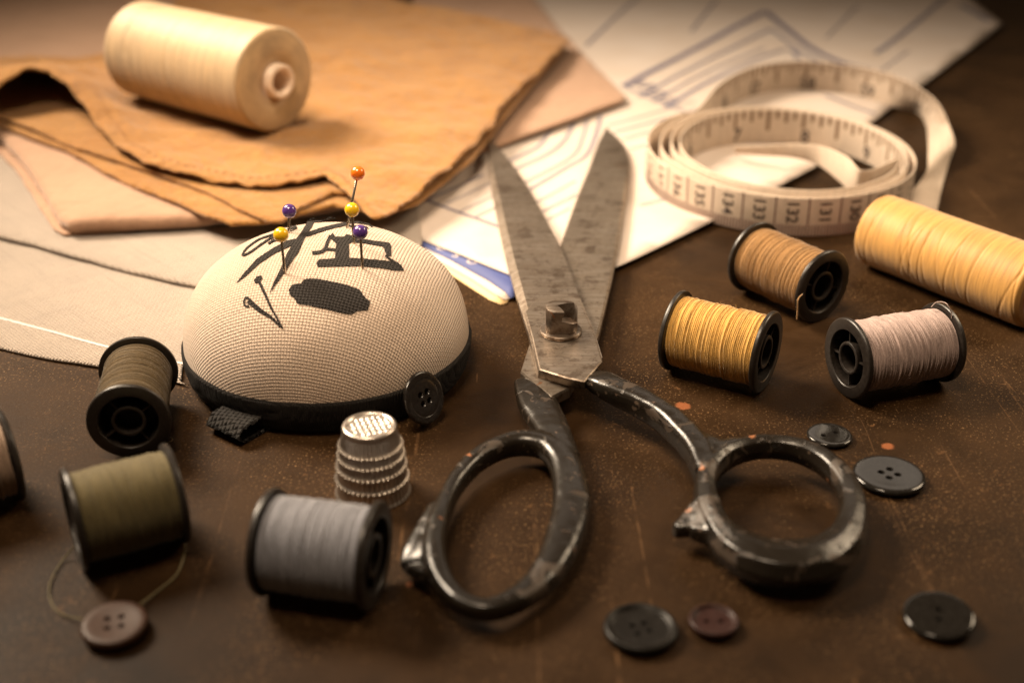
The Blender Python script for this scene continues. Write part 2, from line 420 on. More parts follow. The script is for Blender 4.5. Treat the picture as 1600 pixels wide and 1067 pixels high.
M['edge'] = paper_mat('yellowed_paper', (.72, .53, .28))
M['tape'] = fabric('tape_white', (.62, .51, .41), (.58, .47, .37), .03, .2, .08, sheen=.05, rough=.5)
M['tape_ink'] = mat('tape_black_ink', (.05, .035, .03), .5)[0]
M['tape_tick'] = mat('tape_brown_ticks', (.20, .13, .08), .5)[0]
M['tape_mm'] = mat('tape_mauve_ticks', (.16, .095, .085), .5)[0]
M['clear'] = mat('clear_plastic', (.9, .85, .8), .08, 0, Transmission_Weight=.85, IOR=1.45)[0]

# ================================================================ SETTING
tv, tf = [], []
nx = 2
obj_table = obj('table_top', [(-160, -60, 0), (160, -60, 0), (160, 200, 0), (-160, 200, 0)], [(0, 1, 2, 3)], M['table'], smooth=False)
tag(obj_table, 'dark brown worn and scratched table top under everything', 'table', kind='structure')

# ================================================================ CLOTHS AND PAPER
def cloth(name, pts, t, m, parent, ctrl=(), sp=.45, bsp=.22, edge_jit=.03, wr=.04, wscale=.35, pucker=.0, power=2.5, seed=0., zmin=None):
    """closed sheet of thickness t with a rounded rim; pts (px,py,z) of its outline, z at mid thickness."""
    Wp = [P(a, b_, c) for a, b_, c in pts]
    bd_ = resample([(q.x, q.y) for q in Wp], bsp)
    cen = []
    for i, p in enumerate(bd_):
        q = bd_[i-1]; r_ = bd_[(i+1) % len(bd_)]; tx, ty = r_[0]-q[0], r_[1]-q[1]; L = math.hypot(tx, ty) or 1
        j = edge_jit*(noise.noise(Vector((p[0]*1.1, p[1]*1.1, seed)))*1.6+noise.noise(Vector((p[0]*5, p[1]*5, seed)))*.7)
        cen.append((p[0]-ty/L*j, p[1]+tx/L*j))
    A, tris, D = fill_poly(cen, sp, (t*.12, t*.5))
    C = np.array([(q.x, q.y, q.z) for q in Wp] + [tuple(P(*c)) for c in ctrl])
    d2 = (A[:, 0][:, None]-C[:, 0])**2+(A[:, 1][:, None]-C[:, 1])**2+.15
    W_ = d2**(-power/2); zc = (W_*C[:, 2]).sum(1)/W_.sum(1)
    n = len(A); r = t/2
    zt, zb = np.zeros(n), np.zeros(n)
    for i in range(n):
        x, y = A[i]; d = D[i]
        wv = wr*(noise.noise(Vector((x*wscale, y*wscale*1.6, seed)))*1.2+noise.noise(Vector((x*wscale*2.7, y*wscale*2.7, seed+3)))*.5+abs(noise.noise(Vector((x*wscale*1.3+y*.5, y*wscale*.5, seed+6))))*-1.0)
        if pucker: wv += pucker*math.exp(-d/.45)*(noise.noise(Vector((x*3.1, y*3.1, seed+9))))*1.6
        k = math.sqrt(max(0, 1-(1-min(d, r)/r)**2)) if d < r else 1
        c = zc[i]+wv
        if zmin is not None: c = max(c, zmin+r)
        zt[i] = c+r*k; zb[i] = c-r*k
    V = [Vector((A[i][0], A[i][1], zt[i])) for i in range(n)]
    idx = list(range(n)); low = {}
    for i in range(n):
        if D[i] > 1e-4: low[i] = len(V); V.append(Vector((A[i][0], A[i][1], zb[i])))
        else: low[i] = i
    Fc = []
    for (a, b_, c) in tris:
        ar = (A[b_][0]-A[a][0])*(A[c][1]-A[a][1])-(A[c][0]-A[a][0])*(A[b_][1]-A[a][1])
        if ar < 0: b_, c = c, b_
        Fc.append((a, b_, c)); f2 = (low[a], low[c], low[b_])
        if len({low[a], low[b_], low[c]}) == 3 and f2 != (a, c, b_): Fc.append(f2)
    o = obj(name, V, Fc, m, parent)
    o['_t'] = 0; del o['_t']
    return o, (A, zt)
# --- off-white twill
dn = empty('folded_fabric', P(120, 480), 'off-white twill fabric folded flat on the table at the left, lowest of the cloths', 'fabric')
cloth('lower_layer', [(-260, 455, .08), (-120, 508, .08), (0, 545, .07), (80, 562, .07), (150, 572, .07), (230, 586, .07), (296, 602, .07), *[(*to_px(-4.52+3.62*math.cos(R(a)), 27.95+3.62*math.sin(R(a)), .07), .07) for a in range(196, 40, -12)], (650, 392, .07), (640, 250, .1), (200, 120, .1), (-400, 120, .1)],
      .1, M['denim'], dn, sp=.6, wr=.015, edge_jit=.03, seed=1)
cloth('upper_layer', [(-300, 290, .25), (-120, 335, .25), (-40, 356, .27), (0, 370, .26), (60, 385, .23), (110, 400, .23), (200, 424, .22), (300, 447, .21), *[(*to_px(-4.52+3.8*math.cos(R(a)), 28.1+3.8*math.sin(R(a)), .21), .21) for a in range(128, 50, -13)], (660, 380, .21), (650, 250, .25), (200, 130, .25), (-450, 130, .25)],
      .15, M['denim'], dn, sp=.6, wr=.02, edge_jit=.03, seed=2)
sm = MB(); pp = [P(x, y, .125) for x, y in ((-140, 462), (0, 497), (80, 518), (160, 540), (230, 556), (300, 571))]
sm.add(*tube([(q.x, q.y, q.z, .09, .035) for q in pp], 10, False, 8, 2)).build('hem_seam', M['seam'], dn)
# --- peach cotton
pc = empty('peach_cloth', P(200, 340), 'peach cotton cloth folded thick, between the off-white twill and the ochre cloth', 'fabric')
cloth('folded_layer', [(108, 358, .62), (180, 354, .62), (250, 350, .62), (340, 344, .62), (430, 338, .62), (520, 326, .62), (600, 300, .62), (620, 200, .6), (620, 60, .6), (560, -90, .6), (-500, -90, .6), (-420, 140, .6), (-60, 195, .62), (5, 222, .62), (40, 262, .62), (72, 312, .62), (92, 348, .62)],
      .48, M['peach'], pc, sp=.6, wr=.05, edge_jit=.03, seed=5)
cloth('under_fold', [(100, 368, .38), (250, 356, .38), (400, 345, .38), (400, 250, .4), (0, 150, .4), (-60, 200, .38), (-12, 228, .38), (25, 268, .38), (58, 318, .38), (84, 360, .38)],
      .12, M['peach'], pc, sp=.8, wr=.0, edge_jit=.03, seed=6)
cloth('flat_layer', [(640, 300, .50), (735, 243, .46), (790, 224, .44), (880, 192, .42), (975, 158, .42), (978, 152, .42), (930, 105, .42), (870, 42, .42), (820, -20, .42), (780, -70, .42), (650, -90, .5), (640, 100, .5)],
      .16, M['peach'], pc, sp=.6, wr=.02, edge_jit=.02, seed=7)
# --- ochre cotton in three layers
oc = empty('ochre_cloth', P(450, 250), 'ochre yellow cotton cloth with a puckered hem, topmost of the fabric pile', 'fabric')
cloth('bottom_layer', [(-160, 150, 1.0), (-60, 175, 1.0), (0, 196, 1.0), (60, 220, 1.0), (105, 236, .99), (160, 268, .98), (210, 293, .97), (270, 315, .96), (320, 338, .94), (360, 350, .92), (410, 348, .92), (470, 335, .94), (520, 322, .96), (570, 330, .96), (603, 336, .92), (655, 318, .90), (740, 250, .88), (800, 172, .86), (880, 80, .84), (760, 60, .95), (600, 40, 1.0), (400, 60, 1.0), (230, 98, 1.0), (100, 112, 1.0), (-60, 118, 1.0)],
      .16, M['ochre'], oc, sp=.5, wr=.03, edge_jit=.025, pucker=.035, seed=11)
cloth('middle_layer', [(-180, 130, 1.22), (-60, 165, 1.22), (0, 184, 1.2), (60, 206, 1.2), (120, 232, 1.18), (190, 254, 1.16), (260, 278, 1.14), (320, 300, 1.12), (370, 325, 1.1), (415, 345, 1.08), (436, 350, 1.06), (470, 325, 1.12), (520, 302, 1.15), (560, 305, 1.15), (600, 330, 1.12), (660, 296, 1.10), (735, 235, 1.06), (790, 165, 1.02), (870, 75, 1.0), (750, 50, 1.15), (600, 30, 1.2), (400, 50, 1.2), (240, 100, 1.12), (100, 118, 1.12), (-60, 124, 1.12)],
      .14, M['ochre'], oc, sp=.5, wr=.03, edge_jit=.025, pucker=.035, seed=12)
_, TOP = cloth('top_layer', [(-170, 190, 1.5), (-70, 165, 1.9), (-20, 145, 2.2), (15, 124, 2.5), (45, 111, 2.65), (75, 112, 2.62), (100, 128, 2.45), (130, 162, 2.1), (155, 196, 1.8), (185, 230, 1.58), (230, 257, 1.48), (290, 274, 1.42), (350, 283, 1.42), (420, 288, 1.42), (470, 284, 1.42), (510, 276, 1.42), (530, 290, 1.42), (555, 315, 1.36), (583, 342, 1.25), (598, 338, 1.25), (640, 310, 1.28), (700, 265, 1.3), (735, 228, 1.3), (770, 196, 1.28), (790, 160, 1.25), (835, 118, 1.2), (862, 92, 1.18), (892, 60, 1.15), (880, 54, 1.2), (760, 28, 1.3), (640, 4, 1.35), (560, -14, 1.4), (430, -25, 1.5), (290, -12, 1.6), (230, 40, 1.4), (175, 82, 1.3), (110, 91, 1.25), (30, 90, 1.25), (-120, 104, 1.25)],
      .10, M['ochre'], oc, ctrl=[(260, 200, 1.42), (350, 200, 1.42), (430, 215, 1.42), (300, 130, 1.42), (420, 120, 1.42), (480, 180, 1.42), (330, 60, 1.45), (600, 150, 1.42), (600, 240, 1.46), (520, 60, 1.42), (720, 100, 1.38), (230, 165, 1.45), (680, 200, 1.48), (540, 240, 1.42), (760, 90, 1.34)],
      sp=.28, bsp=.12, wr=.15, wscale=.42, edge_jit=.028, pucker=.06, seed=13, power=3)
st = MB(); TA, TZ = TOP
for line in ([(150, 172), (196, 221), (240, 247), (300, 264), (360, 272), (430, 277), (500, 268), (532, 277), (558, 300), (588, 326)], [(606, 324), (642, 299), (700, 254), (735, 216), (768, 185), (786, 158), (828, 112), (860, 84)]):
    q = [P(a, b_, 1.45) for a, b_ in line]; C = resample([tuple(c) for c in catmull([(v.x, v.y) for v in q], 10)], .11, False)
    for i in range(0, len(C)-1, 2):
        pts = []
        for c in (C[i], C[i+1]):
            j = int(np.argmin((TA[:, 0]-c[0])**2+(TA[:, 1]-c[1])**2)); pts.append((c[0], c[1], TZ[j]+.012, .045, .03))
        if math.hypot(pts[0][0]-pts[1][0], pts[0][1]-pts[1][1]) > .02: st.add(*tube(pts, 1, False, 6, 2))
st.build('hem_stitching', M['ochre_stitch'], oc)
# --- printed sewing pattern
pap = empty('sewing_pattern', P(900, 300), 'white printed sewing pattern paper with blue grey lines, folded under the shears and tape', 'paper')
pc_pts = [(1000, 160), (860, 300)]
def paper_z(x, y):
    return .20+.06*noise.noise(Vector((x*.16, y*.16, 4)))+.02*noise.noise(Vector((x*.6, y*.6, 8)))
cover_ink = []
def sheet(name, pts, t, m, parent, zf, sp=.6, flat_edge=0):
    q = [P(a, b_, .2) for a, b_ in pts]; bdp = resample([(v.x, v.y) for v in q], .5)
    A, tris, D = fill_poly(bdp, sp)
    n = len(A); nb = len(bdp)
    V = [Vector((a[0], a[1], zf(a[0], a[1])+t/2)) for a in A]+[Vector((a[0], a[1], zf(a[0], a[1])-t/2)) for a in A]
    Fc = []
    cnt = {}
    for (a, b_, c) in tris:
        ar = (A[b_][0]-A[a][0])*(A[c][1]-A[a][1])-(A[c][0]-A[a][0])*(A[b_][1]-A[a][1])
        if ar < 0: b_, c = c, b_
        Fc.append((a, b_, c)); Fc.append((a+n, c+n, b_+n))
        for e in ((a, b_), (b_, c), (c, a)): cnt[e] = 1
    for (a, b_) in cnt:
        if (b_, a) not in cnt: Fc.append((b_, a, a+n, b_+n))
    return V, Fc
top_out = [(598, 348), (680, 382), (790, 426), (840, 450), (862, 460), (900, 447), (975, 412), (1120, 342), (1272, 262), (1360, 192), (1450, 126), (1566, 38), (1500, -14), (1400, -60), (700, -60), (620, 100), (560, 250)]
Vp, Fp = sheet('pattern', top_out, .02, None, pap, paper_z)
pm = MB(); pm.add(Vp, Fp, 0)
def ribbon(pts, wd, zf, off, per=6):
    q = [P(a, b_, .22) for a, b_ in pts]; C = catmull([(v.x, v.y) for v in q], per) if len(q) > 2 else resample([(v.x, v.y) for v in q], .4, False)
    V, Fc = [], []
    for i, c in enumerate(C):
        a = C[min(i+1, len(C)-1)]; b_ = C[max(i-1, 0)]; t = (a-b_); t = t/max(np.hypot(*t), 1e-9)
        for s in (-1, 1):
            x, y = c[0]-t[1]*wd/2*s, c[1]+t[0]*wd/2*s; V.append(Vector((x, y, zf(x, y)+off)))
        if i: Fc.append((2*i-2, 2*i, 2*i+1, 2*i-1))
    return V, Fc
lines = [([(667, 314), (768, 350), (862, 384)], .09, 1), ([(667, 314), (755, 273.5)], .07, 1), ([(696, 320), (755, 291.5), (790, 276)], .05, 2), ([(720, 330), (770, 308)], .04, 2), ([(743, 339), (790, 317)], .05, 2),
         ([(780, 262), (797, 251), (838, 231), (856, 210), (868, 192)], .10, 2), ([(790, 272), (811, 262), (856, 240), (883, 217), (898, 188)], .10, 2),
         ([(800, 293), (830, 280), (894, 244), (910, 215), (918, 185)], .07, 2), ([(800, 310), (829, 295), (887, 260), (917, 240), (934, 200), (938, 180)], .10, 2),
         ([(830, 320), (849, 310), (899, 282)], .06, 2), ([(830, 340), (847, 331), (901, 303)], .07, 2), ([(840, 352), (890, 325)], .04, 2),
         ([(960, 205), (1020, 190), (1110, 165)], .10, 2), ([(975, 216), (1090, 184)], .08, 2), ([(950, 195), (1010, 180), (1085, 158)], .07, 2), ([(985, 232), (1060, 212)], .07, 2),
         ([(975, 136), (1080, 80), (1196, 18)], .24, 1), ([(1196, 18), (1225, 42), (1270, 76), (1320, 100), (1362, 112), (1364, 135)], .24, 1),
         ([(1000, 152), (1100, 98), (1205, 46)], .16, 2), ([(1205, 46), (1240, 72), (1300, 108)], .16, 2), ([(1020, 160), (1110, 112), (1195, 76)], .12, 2), ([(1040, 168), (1130, 118), (1225, 78), (1248, 92)], .18, 2),
         ([(975, 136), (1010, 152), (1075, 176)], .12, 2), ([(915, 72), (960, 30), (1000, -6)], .12, 2), ([(1080, 50), (1120, 0)], .10, 2), ([(1368, 84), (1430, 38), (1480, -4)], .18, 2), ([(1290, 60), (1340, 10)], .07, 2),
         ([(1500, 8), (1545, 34)], .28, 2), ([(1290, 150), (1330, 165), (1368, 178)], .12, 1), ([(1000, 320), (1080, 300)], .07, 2), ([(1350, 130), (1420, 80)], .07, 2)]
for k, (q, wd, mi) in enumerate(lines): pm.add(*ribbon(q, wd*1.45, paper_z, .022+.0007*(k % 9)), mi)
def text_mesh(s, size):
    cu = bpy.data.curves.new('t', 'FONT'); cu.body = s; cu.size = size; cu.align_x = 'CENTER'; cu.align_y = 'CENTER'; cu.resolution_u = 3; cu.offset = size*.02
    o = bpy.data.objects.new('t', cu); col.objects.link(o)
    dg = bpy.context.evaluated_depsgraph_get(); dg.update(); me = bpy.data.meshes.new_from_object(o.evaluated_get(dg))
    V = [v.co.copy() for v in me.vertices]; Fc = [tuple(p.vertices) for p in me.polygons]
    bpy.data.objects.remove(o); bpy.data.curves.remove(cu); bpy.data.meshes.remove(me); return V, Fc
def flat_text(s, size, px, py, ang, z0, zf=None):
    V, Fc = text_mesh(s, size); c = P(px, py, .22); rm = Matrix.Rotation(ang, 3, 'Z')
    out = []
    for v in V:
        q = rm @ Vector((v.x, v.y, 0)); x, y = c.x+q.x, c.y+q.y; out.append(Vector((x, y, (zf(x, y) if zf else 0)+z0)))
    return out, Fc
for s, px, py, a in (('33', 1004, 134, -.9), ('22', 1020, 146, -.9), ('13', 1040, 156, -.9)):
    pm.add(*flat_text(s, 1.0, px, py, a, .03, paper_z), 1)
pm.build('printed_sheet', [M['paper'], M['print'], M['print_faint']], pap)
# folded booklet under the sheet: blue cover, white page, yellowed page
def zf_const(z): return lambda x, y: z+.01*noise.noise(Vector((x*.5, y*.5, 1)))
def zf_cov(z):
    return lambda x, y: z
Vc, Fc_ = sheet('cover', [(560, 345), (620, 362), (700, 400), (760, 432), (790, 452), (797, 462), (806, 458), (830, 440), (860, 400), (800, 330), (640, 300)], .03, None, pap, zf_cov(.115))
cm_ = MB(); cm_.add(Vc, Fc_, 0)
for s, px, py in (('O', 690, 384), ('S', 713, 395), ('O', 737, 405)):
    cm_.add(*flat_text(s, .42, px, py, -.62, .136), 1)
cm_.build('blue_cover', [M['blue'], M['paper']], pap)
Vc, Fc_ = sheet('page', [(560, 350), (640, 378), (700, 410), (740, 432), (770, 452), (788, 462), (800, 460), (820, 440), (790, 380), (640, 320)], .03, None, pap, zf_cov(.075)); obj('white_page', Vc, Fc_, M['paper'], pap)
Vc, Fc_ = sheet('page', [(560, 356), (640, 390), (700, 418), (740, 444), (765, 460), (782, 467), (792, 465), (800, 445), (780, 390), (640, 330)], .03, None, pap, zf_cov(.03)); obj('yellowed_page', Vc, Fc_, M['edge'], pap)

# ================================================================ TAPE MEASURE
def make_tape():
    TW = 1.25; pairs = []
    def up(x, y, z0=.23, z1=.23+TW, lean=(0, 0)): pairs.append((x+lean[0], y+lean[1], z1, x, y, z0))
    # the loose inner end lies inside the coil
    for (ax, ay, az, bx, by, bz) in ((1146, 229, .80, 1150, 240, .45), (1190, 228, 1.0, 1192, 243, .60), (1240, 225, 1.25, 1238, 246, .75), (1285, 229, 1.4, 1278, 258, .7), (1325, 246, 1.48, 1312, 284, .6), (1350, 268, 1.48, 1345, 312, .35)):
        a_ = P(ax, ay, az); b_ = P(bx, by, bz); pairs.append((a_.x, a_.y, a_.z, b_.x, b_.y, b_.z))
    cx, cy = 8.95, 40.75; t0, t1 = R(-14), R(-240-360*3)
    n = 150
    for i in range(n+1):
        f = i/n; a = t0+(t1-t0)*f; rx = 3.5+.95*f; ry = 3.85+.72*f; ox = .38*(1-f); oy = .12*(1-f)
        wob = .05*math.sin(a*2+f*9)+.04*math.sin(3*a+f*21)
        z0 = .02 if math.sin(a) < .3 and math.cos(a) > -.4 else .23
        z0 = .12+.10*math.sin(math.atan2(math.sin(a), math.cos(a))*1.0)+.06*(-math.cos(a))
        z0 = max(.02, z0)
        up(cx+ox+(rx+wob)*math.cos(a), cy+oy+(ry+wob)*math.sin(a), z0, z0+TW)
    for (px, py) in ((1120, 136), (1150, 116), (1190, 102), (1245, 96), (1300, 99), (1350, 106), (1400, 119)):
        q = P(px, py, 1.42); up(q.x, q.y, .17, 1.42)
    for (ax, ay, az, bx, by, bz) in ((1437, 138, 1.36, 1432, 176, .10), (1466, 162, 1.22, 1447, 196, .12), (1484, 198, .98, 1450, 220, .30), (1492, 226, .62, 1450, 244, .52), (1484, 250, .25, 1448, 268, .55), (1474, 285, .10, 1432, 290, .30), (1466, 320, .06, 1412, 315, .12), (1462, 350, .05, 1400, 345, .06)):
        a = P(ax, ay, az); b_ = P(bx, by, bz); pairs.append((a.x, a.y, a.z, b_.x, b_.y, b_.z))
    C = np.array(catmull(pairs, 4)); A, B = C[:, :3], C[:, 3:]
    mid = (A+B)/2; sl = np.concatenate([[0], np.cumsum(np.linalg.norm(np.diff(mid, axis=0), axis=1))])
    L = sl[-1]
    def at(s, v, off):           # v: 0 bottom .. 1 top;  off >0 : inner (right-hand) face
        i = min(max(np.searchsorted(sl, s)-1, 0), len(sl)-2); f = (s-sl[i])/(sl[i+1]-sl[i])
        a = A[i]*(1-f)+A[i+1]*f; b_ = B[i]*(1-f)+B[i+1]*f
        t = mid[min(i+2, len(mid)-1)]-mid[max(i-1, 0)]; t /= np.linalg.norm(t); u = (a-b_)/np.linalg.norm(a-b_)
        nrm = np.cross(t, u); return Vector(b_+(a-b_)*v+nrm*off)
    mb = MB(); ns = int(L/.12); V = []; th = .022
    for i in range(ns+1):
        s = L*i/ns
        for v, o in ((0, -.6), (.03, -1), (.5, -1), (.97, -1), (1, -.6), (1, .6), (.97, 1), (.5, 1), (.03, 1), (0, .6)): V.append(at(s, v, o*th))
    Fc = []
    for i in range(ns):
        for k in range(10): k2 = (k+1) % 10; Fc.append((i*10+k, (i+1)*10+k, (i+1)*10+k2, i*10+k2))
    Fc += [tuple(range(10)), tuple(reversed(range(ns*10, ns*10+10)))]
    mb.add(V, Fc, 0)
    # which s is at a given pixel-ish place
    def s_near(x, y, z, smin=0, smax=1e9):
        best = None
        for i in range(len(sl)):
            if smin <= sl[i] <= smax:
                d = np.linalg.norm(mid[i]-np.array((x, y, z)))
                if best is None or d < best[0]: best = (d, sl[i])
        return best[1]
    ino, outo = th+.006, -(th+.006)
    def quad(s, v0, v1, wd, off, m):
        mb.add([at(s-wd/2, v0, off), at(s+wd/2, v0, off), at(s+wd/2, v1, off), at(s-wd/2, v1, off)], [(0, 1, 2, 3)], m)
    def label(txt, s, v, off, m, size, rot, mirror):
        V, Fc = text_mesh(txt, size); rm = Matrix.Rotation(rot, 3, 'Z'); out = []
        for p in V:
            q = rm @ Vector((p.x, p.y, 0)); out.append(at(s+q.x*mirror, v+q.y/TW, off))
        mb.add(out, Fc, m)
    # cm scale on the outer face; numbers grow in the direction of travel
    q = P(1177, 342, .8); s133 = s_near(q.x, q.y, .8, L*.5, L*.85)
    smin = s133-13; smax = s133+14
    kk = -12
    while s133+kk < min(smax, L-1):
        s = s133+kk
        if s > 1:
            quad(s-.5, .30, 1.0, .05, outo, 3)
            label(str(133+kk), s, .64, outo, 1, .50, math.pi/2 if False else -math.pi/2, -1)
            for j in range(10): quad(s-.5+j*.1, .02, .30, .05, outo*1.05, 3)
        kk += 1
    # inch scale on the inner face
    def inches(s0, first, cnt, back=2):
        for k in range(-back, cnt):
            s = s0+k*2.54
            if s < .5 or s > L-1: continue
            for j in range(8):
                ln = {0: .62, 4: .50, 2: .36, 6: .36}.get(j, .26)
                if s+.3175*j < L-.5: quad(s+1.27+.3175*j, 1-ln, .985, .13 if j else .15, ino, 2)
            if s+1 < L: label(str(first+k), s+.1, .26, ino*1.02, 1, .66, 0, 1)
    q = P(1187, 130, .8); s57 = s_near(q.x, q.y, .8, L*.7, L)
    inches(s57, 57, 4, 2)
    q = P(1252, 205, .9); s8 = s_near(q.x, q.y, .9, 6, 36)
    inches(s8, 8, 2, 3)
    base = P(1215, 300)
    o = mb.build('tape_measure', [M['tape'], M['tape_ink'], M['tape_tick'], M['tape_mm']], None, origin=base)
    for p in o.data.polygons: pass
    tag(o, 'white measuring tape with black numbers, coiled on edge beside the shears', 'measuring tape')
make_tape()

# ================================================================ SPOOLS OF THREAD
def fuzz(mb, L, rfun, n, seed, lo=.06, hi=.22, wd=.006):
    rnd = random.Random(seed)
    for _ in range(n):
        x = rnd.uniform(-L/2, L/2); a = rnd.uniform(0, 2*math.pi); ln = rnd.uniform(lo, hi); r = rfun(x)
        d = Vector((rnd.uniform(-1, 1), rnd.uniform(-.8, .8), rnd.uniform(.15, .7))).normalized()
        er = Vector((0, math.cos(a), math.sin(a))); et = Vector((0, -math.sin(a), math.cos(a))); ex = Vector((1, 0, 0))
        p = ex*x+er*r; dirv = ex*d.x+et*d.y+er*d.z; curl = (ex*rnd.uniform(-1, 1)+et*rnd.uniform(-1, 1)-er*rnd.uniform(.2, 1.2))
        sd = dirv.cross(er).normalized()*wd/2; V = []
        for k in range(4):
            t = k/3; c = p+dirv*ln*t+curl*ln*.5*t*t; V += [c-sd*(1-t*.7), c+sd*(1-t*.7)]
        mb.add(V, [(0, 1, 3, 2), (2, 3, 5, 4), (4, 5, 7, 6)])
def wound(L, r0, pitch, depth, seed, seg=84, per=4, barrel=.03, rnd_amp=.012, fz=140, taper=0, skew=.25):
    rnd = random.Random(seed); nw = int(L/pitch); offs = [rnd.gauss(0, rnd_amp) for _ in range(nw+2)]
    for i in range(nw+2):
        if rnd.random() < .07: offs[i] -= rnd.uniform(.01, .03)
    def rbase(x): return r0+barrel*(1-(2*x/L)**2)+taper*x/L
    V, Fc = [], []; n = nw*per
    for i in range(n+1):
        x0 = -L/2+L*i/n
        for k in range(seg):
            a = 2*math.pi*k/seg
            sx = x0+skew*pitch*2*math.sin(a+seed)+.03*noise.noise(Vector((x0*1.3, math.cos(a)*1.2, math.sin(a)*1.2+seed)))
            sx = min(max(sx, -L/2), L/2)
            f = i/per; w_ = abs(math.sin(math.pi*f))
            r = rbase(x0)+offs[int(f)]+depth*(w_-1)+.014*noise.noise(Vector((x0*2.2, math.cos(a)*1.6+seed, math.sin(a)*1.6)))
            V.append(Vector((sx, r*math.cos(a), r*math.sin(a))))
    for i in range(n):
        for k in range(seg): k2 = (k+1) % seg; Fc.append((i*seg+k, i*seg+k2, (i+1)*seg+k2, (i+1)*seg+k))
    mb = MB(); mb.add(V, Fc)
    if fz: fuzz(mb, L*.97, lambda x: rbase(x)-.01, fz, seed+1)
    return mb
RF = 1.05
def spool(p0, p1, tmat, label, seed=1, rt=.88, spin=.4, fz=150, name='thread_spool', extra=None, barrel=.02, rnd_amp=.012, k=.95):
    """p0,p1: pixels of the outer centres of the two flanges; the spool lies on the table on its flanges."""
    a, b_ = P(p0[0], p0[1], RF*k), P(p1[0], p1[1], RF*k); c = (a+b_)/2; d = b_-a; L = (d).length/k; rz = math.atan2(d.y, d.x)
    print('SPOOL', label[:20], 'length %.2f' % L)
    t = empty(name, (c.x, c.y, 0), label, 'thread spool', 'small spools of thread on black bobbins', rz); t.scale = (k, k, k)
    k_ = k; ft = .13; Rz = Matrix.Rotation(spin, 3, 'X'); up = Vector((0, 0, RF))
    prof = []
    bob = MB()
    def addl(mbx, prof, off, flip, closed=True):
        V, Fc = lathe(prof, 72, 'X', closed)
        V = [Vector((v.x*flip+off, v.y, v.z)) for v in V]
        if flip < 0: Fc = [tuple(reversed(f)) for f in Fc]
        mbx.add([Rz @ v+up for v in V], Fc)
    for flip in (-1, 1):
        fl = MB(); e = L/2*flip     # outer face plane of this flange
        addl(fl, [(.74, -.02), (.76, 0), (1.0, 0), (1.035, -.02), (RF, -.05), (RF, -ft+.02), (1.03, -ft), (.80, -ft-.01), (.74, -ft)], e, flip)
        addl(fl, [(.34, -.06), (.36, -.045), (.41, -.045), (.43, -.06), (.43, -.6), (.34, -.6)], e, flip)
        for k in range(4):
            an = k*math.pi/2+.5; rot = Matrix.Rotation(an, 3, 'X')
            V, Fc = box((e-flip*.32, .585, 0), (.46, .34, .035)); fl.add([Rz @ (rot @ v)+up for v in V], Fc)
        fo = fl.build('flange', M['bobbin'], t, local=True); set_angle_smooth(fo, 40)
    core = MB()
    V, Fc = lathe([(.735, -L/2+.1), (.735, -.3), (.42, -.28), (0, -.28), (0, .28), (.42, .28), (.735, .3), (.735, L/2-.1), (.78, L/2-.12), (.78, -L/2+.12)], 48, 'X', True)
    core.add([Rz @ v+up for v in V], Fc); set_angle_smooth(core.build('core', M['bobbin'], t, local=True), 40)
    w_ = wound(L-2*ft-.02, rt, .044, .024, seed, fz=fz, barrel=barrel, rnd_amp=rnd_amp)
    th = MB(); th.add([Rz @ v+up for v in w_.V], w_.F); th.build('thread', tmat, t, local=True)
    if extra:
        for pts, r in extra:
            V, Fc = thread_tube(pts, r); inv = Matrix.Rotation(-rz, 3, 'Z')
            V = [(inv @ (v-Vector((c.x, c.y, 0))))/k_ for v in V]
            obj('thread_tail', V, Fc, tmat, t, local=True)
    return t
spool((1053, 515), (1201, 551), M['t_yellow'], 'mustard yellow thread on a black bobbin, just right of the shears pivot', 3, .90, .2, 200)
lt = [P(1455, 480, 1.9), PY(1464, 472, P(1472, 534, 1).y+.2), PY(1478, 474, P(1472, 534, 1).y-.2), PY(1486, 487, P(1472, 534, 1).y-.3), PY(1487, 498, P(1472, 534, 1).y-.3)]
spool((1322, 560), (1472, 534), M['t_lilac'], 'dusty mauve thread on a black bobbin, its frayed end looped over the rim', 5, .90, .9, 240, extra=[(lt, .012)], k=.92)
bt = [P(1250, 452, 1.3)+Vector((0, -.3, 0)), PY(1247, 468, P(1250, 480, .9).y-.35), PY(1246, 484, P(1250, 480, .9).y-.42), PY(1245, 499, P(1250, 480, .9).y-.45)]
spool((1176, 400), (1288, 449), M['t_brown'], 'tan brown thread on a black bobbin in front of the measuring tape', 7, .90, .75, 120, extra=[(bt, .018)])
dt = [P(252, 695, .02), P(262, 692, .02), P(270, 687, .03), P(266, 683, .05)]
spool((217, 578), (201, 660), M['t_dark'], 'dark olive brown thread on a black bobbin, end facing front beside the pincushion', 9, .89, .1, 120, extra=[(dt, .014)], k=.85)
ot = [P(120, 850, .3), P(100, 872, .06), P(80, 905, .05), P(78, 935, .03), P(95, 958, .03), P(130, 967, .12)]
ot2 = [P(290, 850, .3), P(287, 870, .06), P(275, 898, .05), P(250, 920, .03), P(218, 945, .14)]
spool((110, 812), (278, 769), M['t_olive'], 'olive green thread on a black bobbin, loose strand running to a brown button', 11, .91, .3, 90, extra=[(ot, .016), (ot2, .020)], rnd_amp=.005)
spool((415, 845), (590, 868), M['t_grey'], 'blue grey thread on a black bobbin in front of the thimble', 13, .91, 1.1, 120, rnd_amp=.008)
spool((-136, 750), (19, 707), M['t_taupe'], 'taupe thread on a black bobbin, cut off by the left edge', 15, .89, .1, 90)

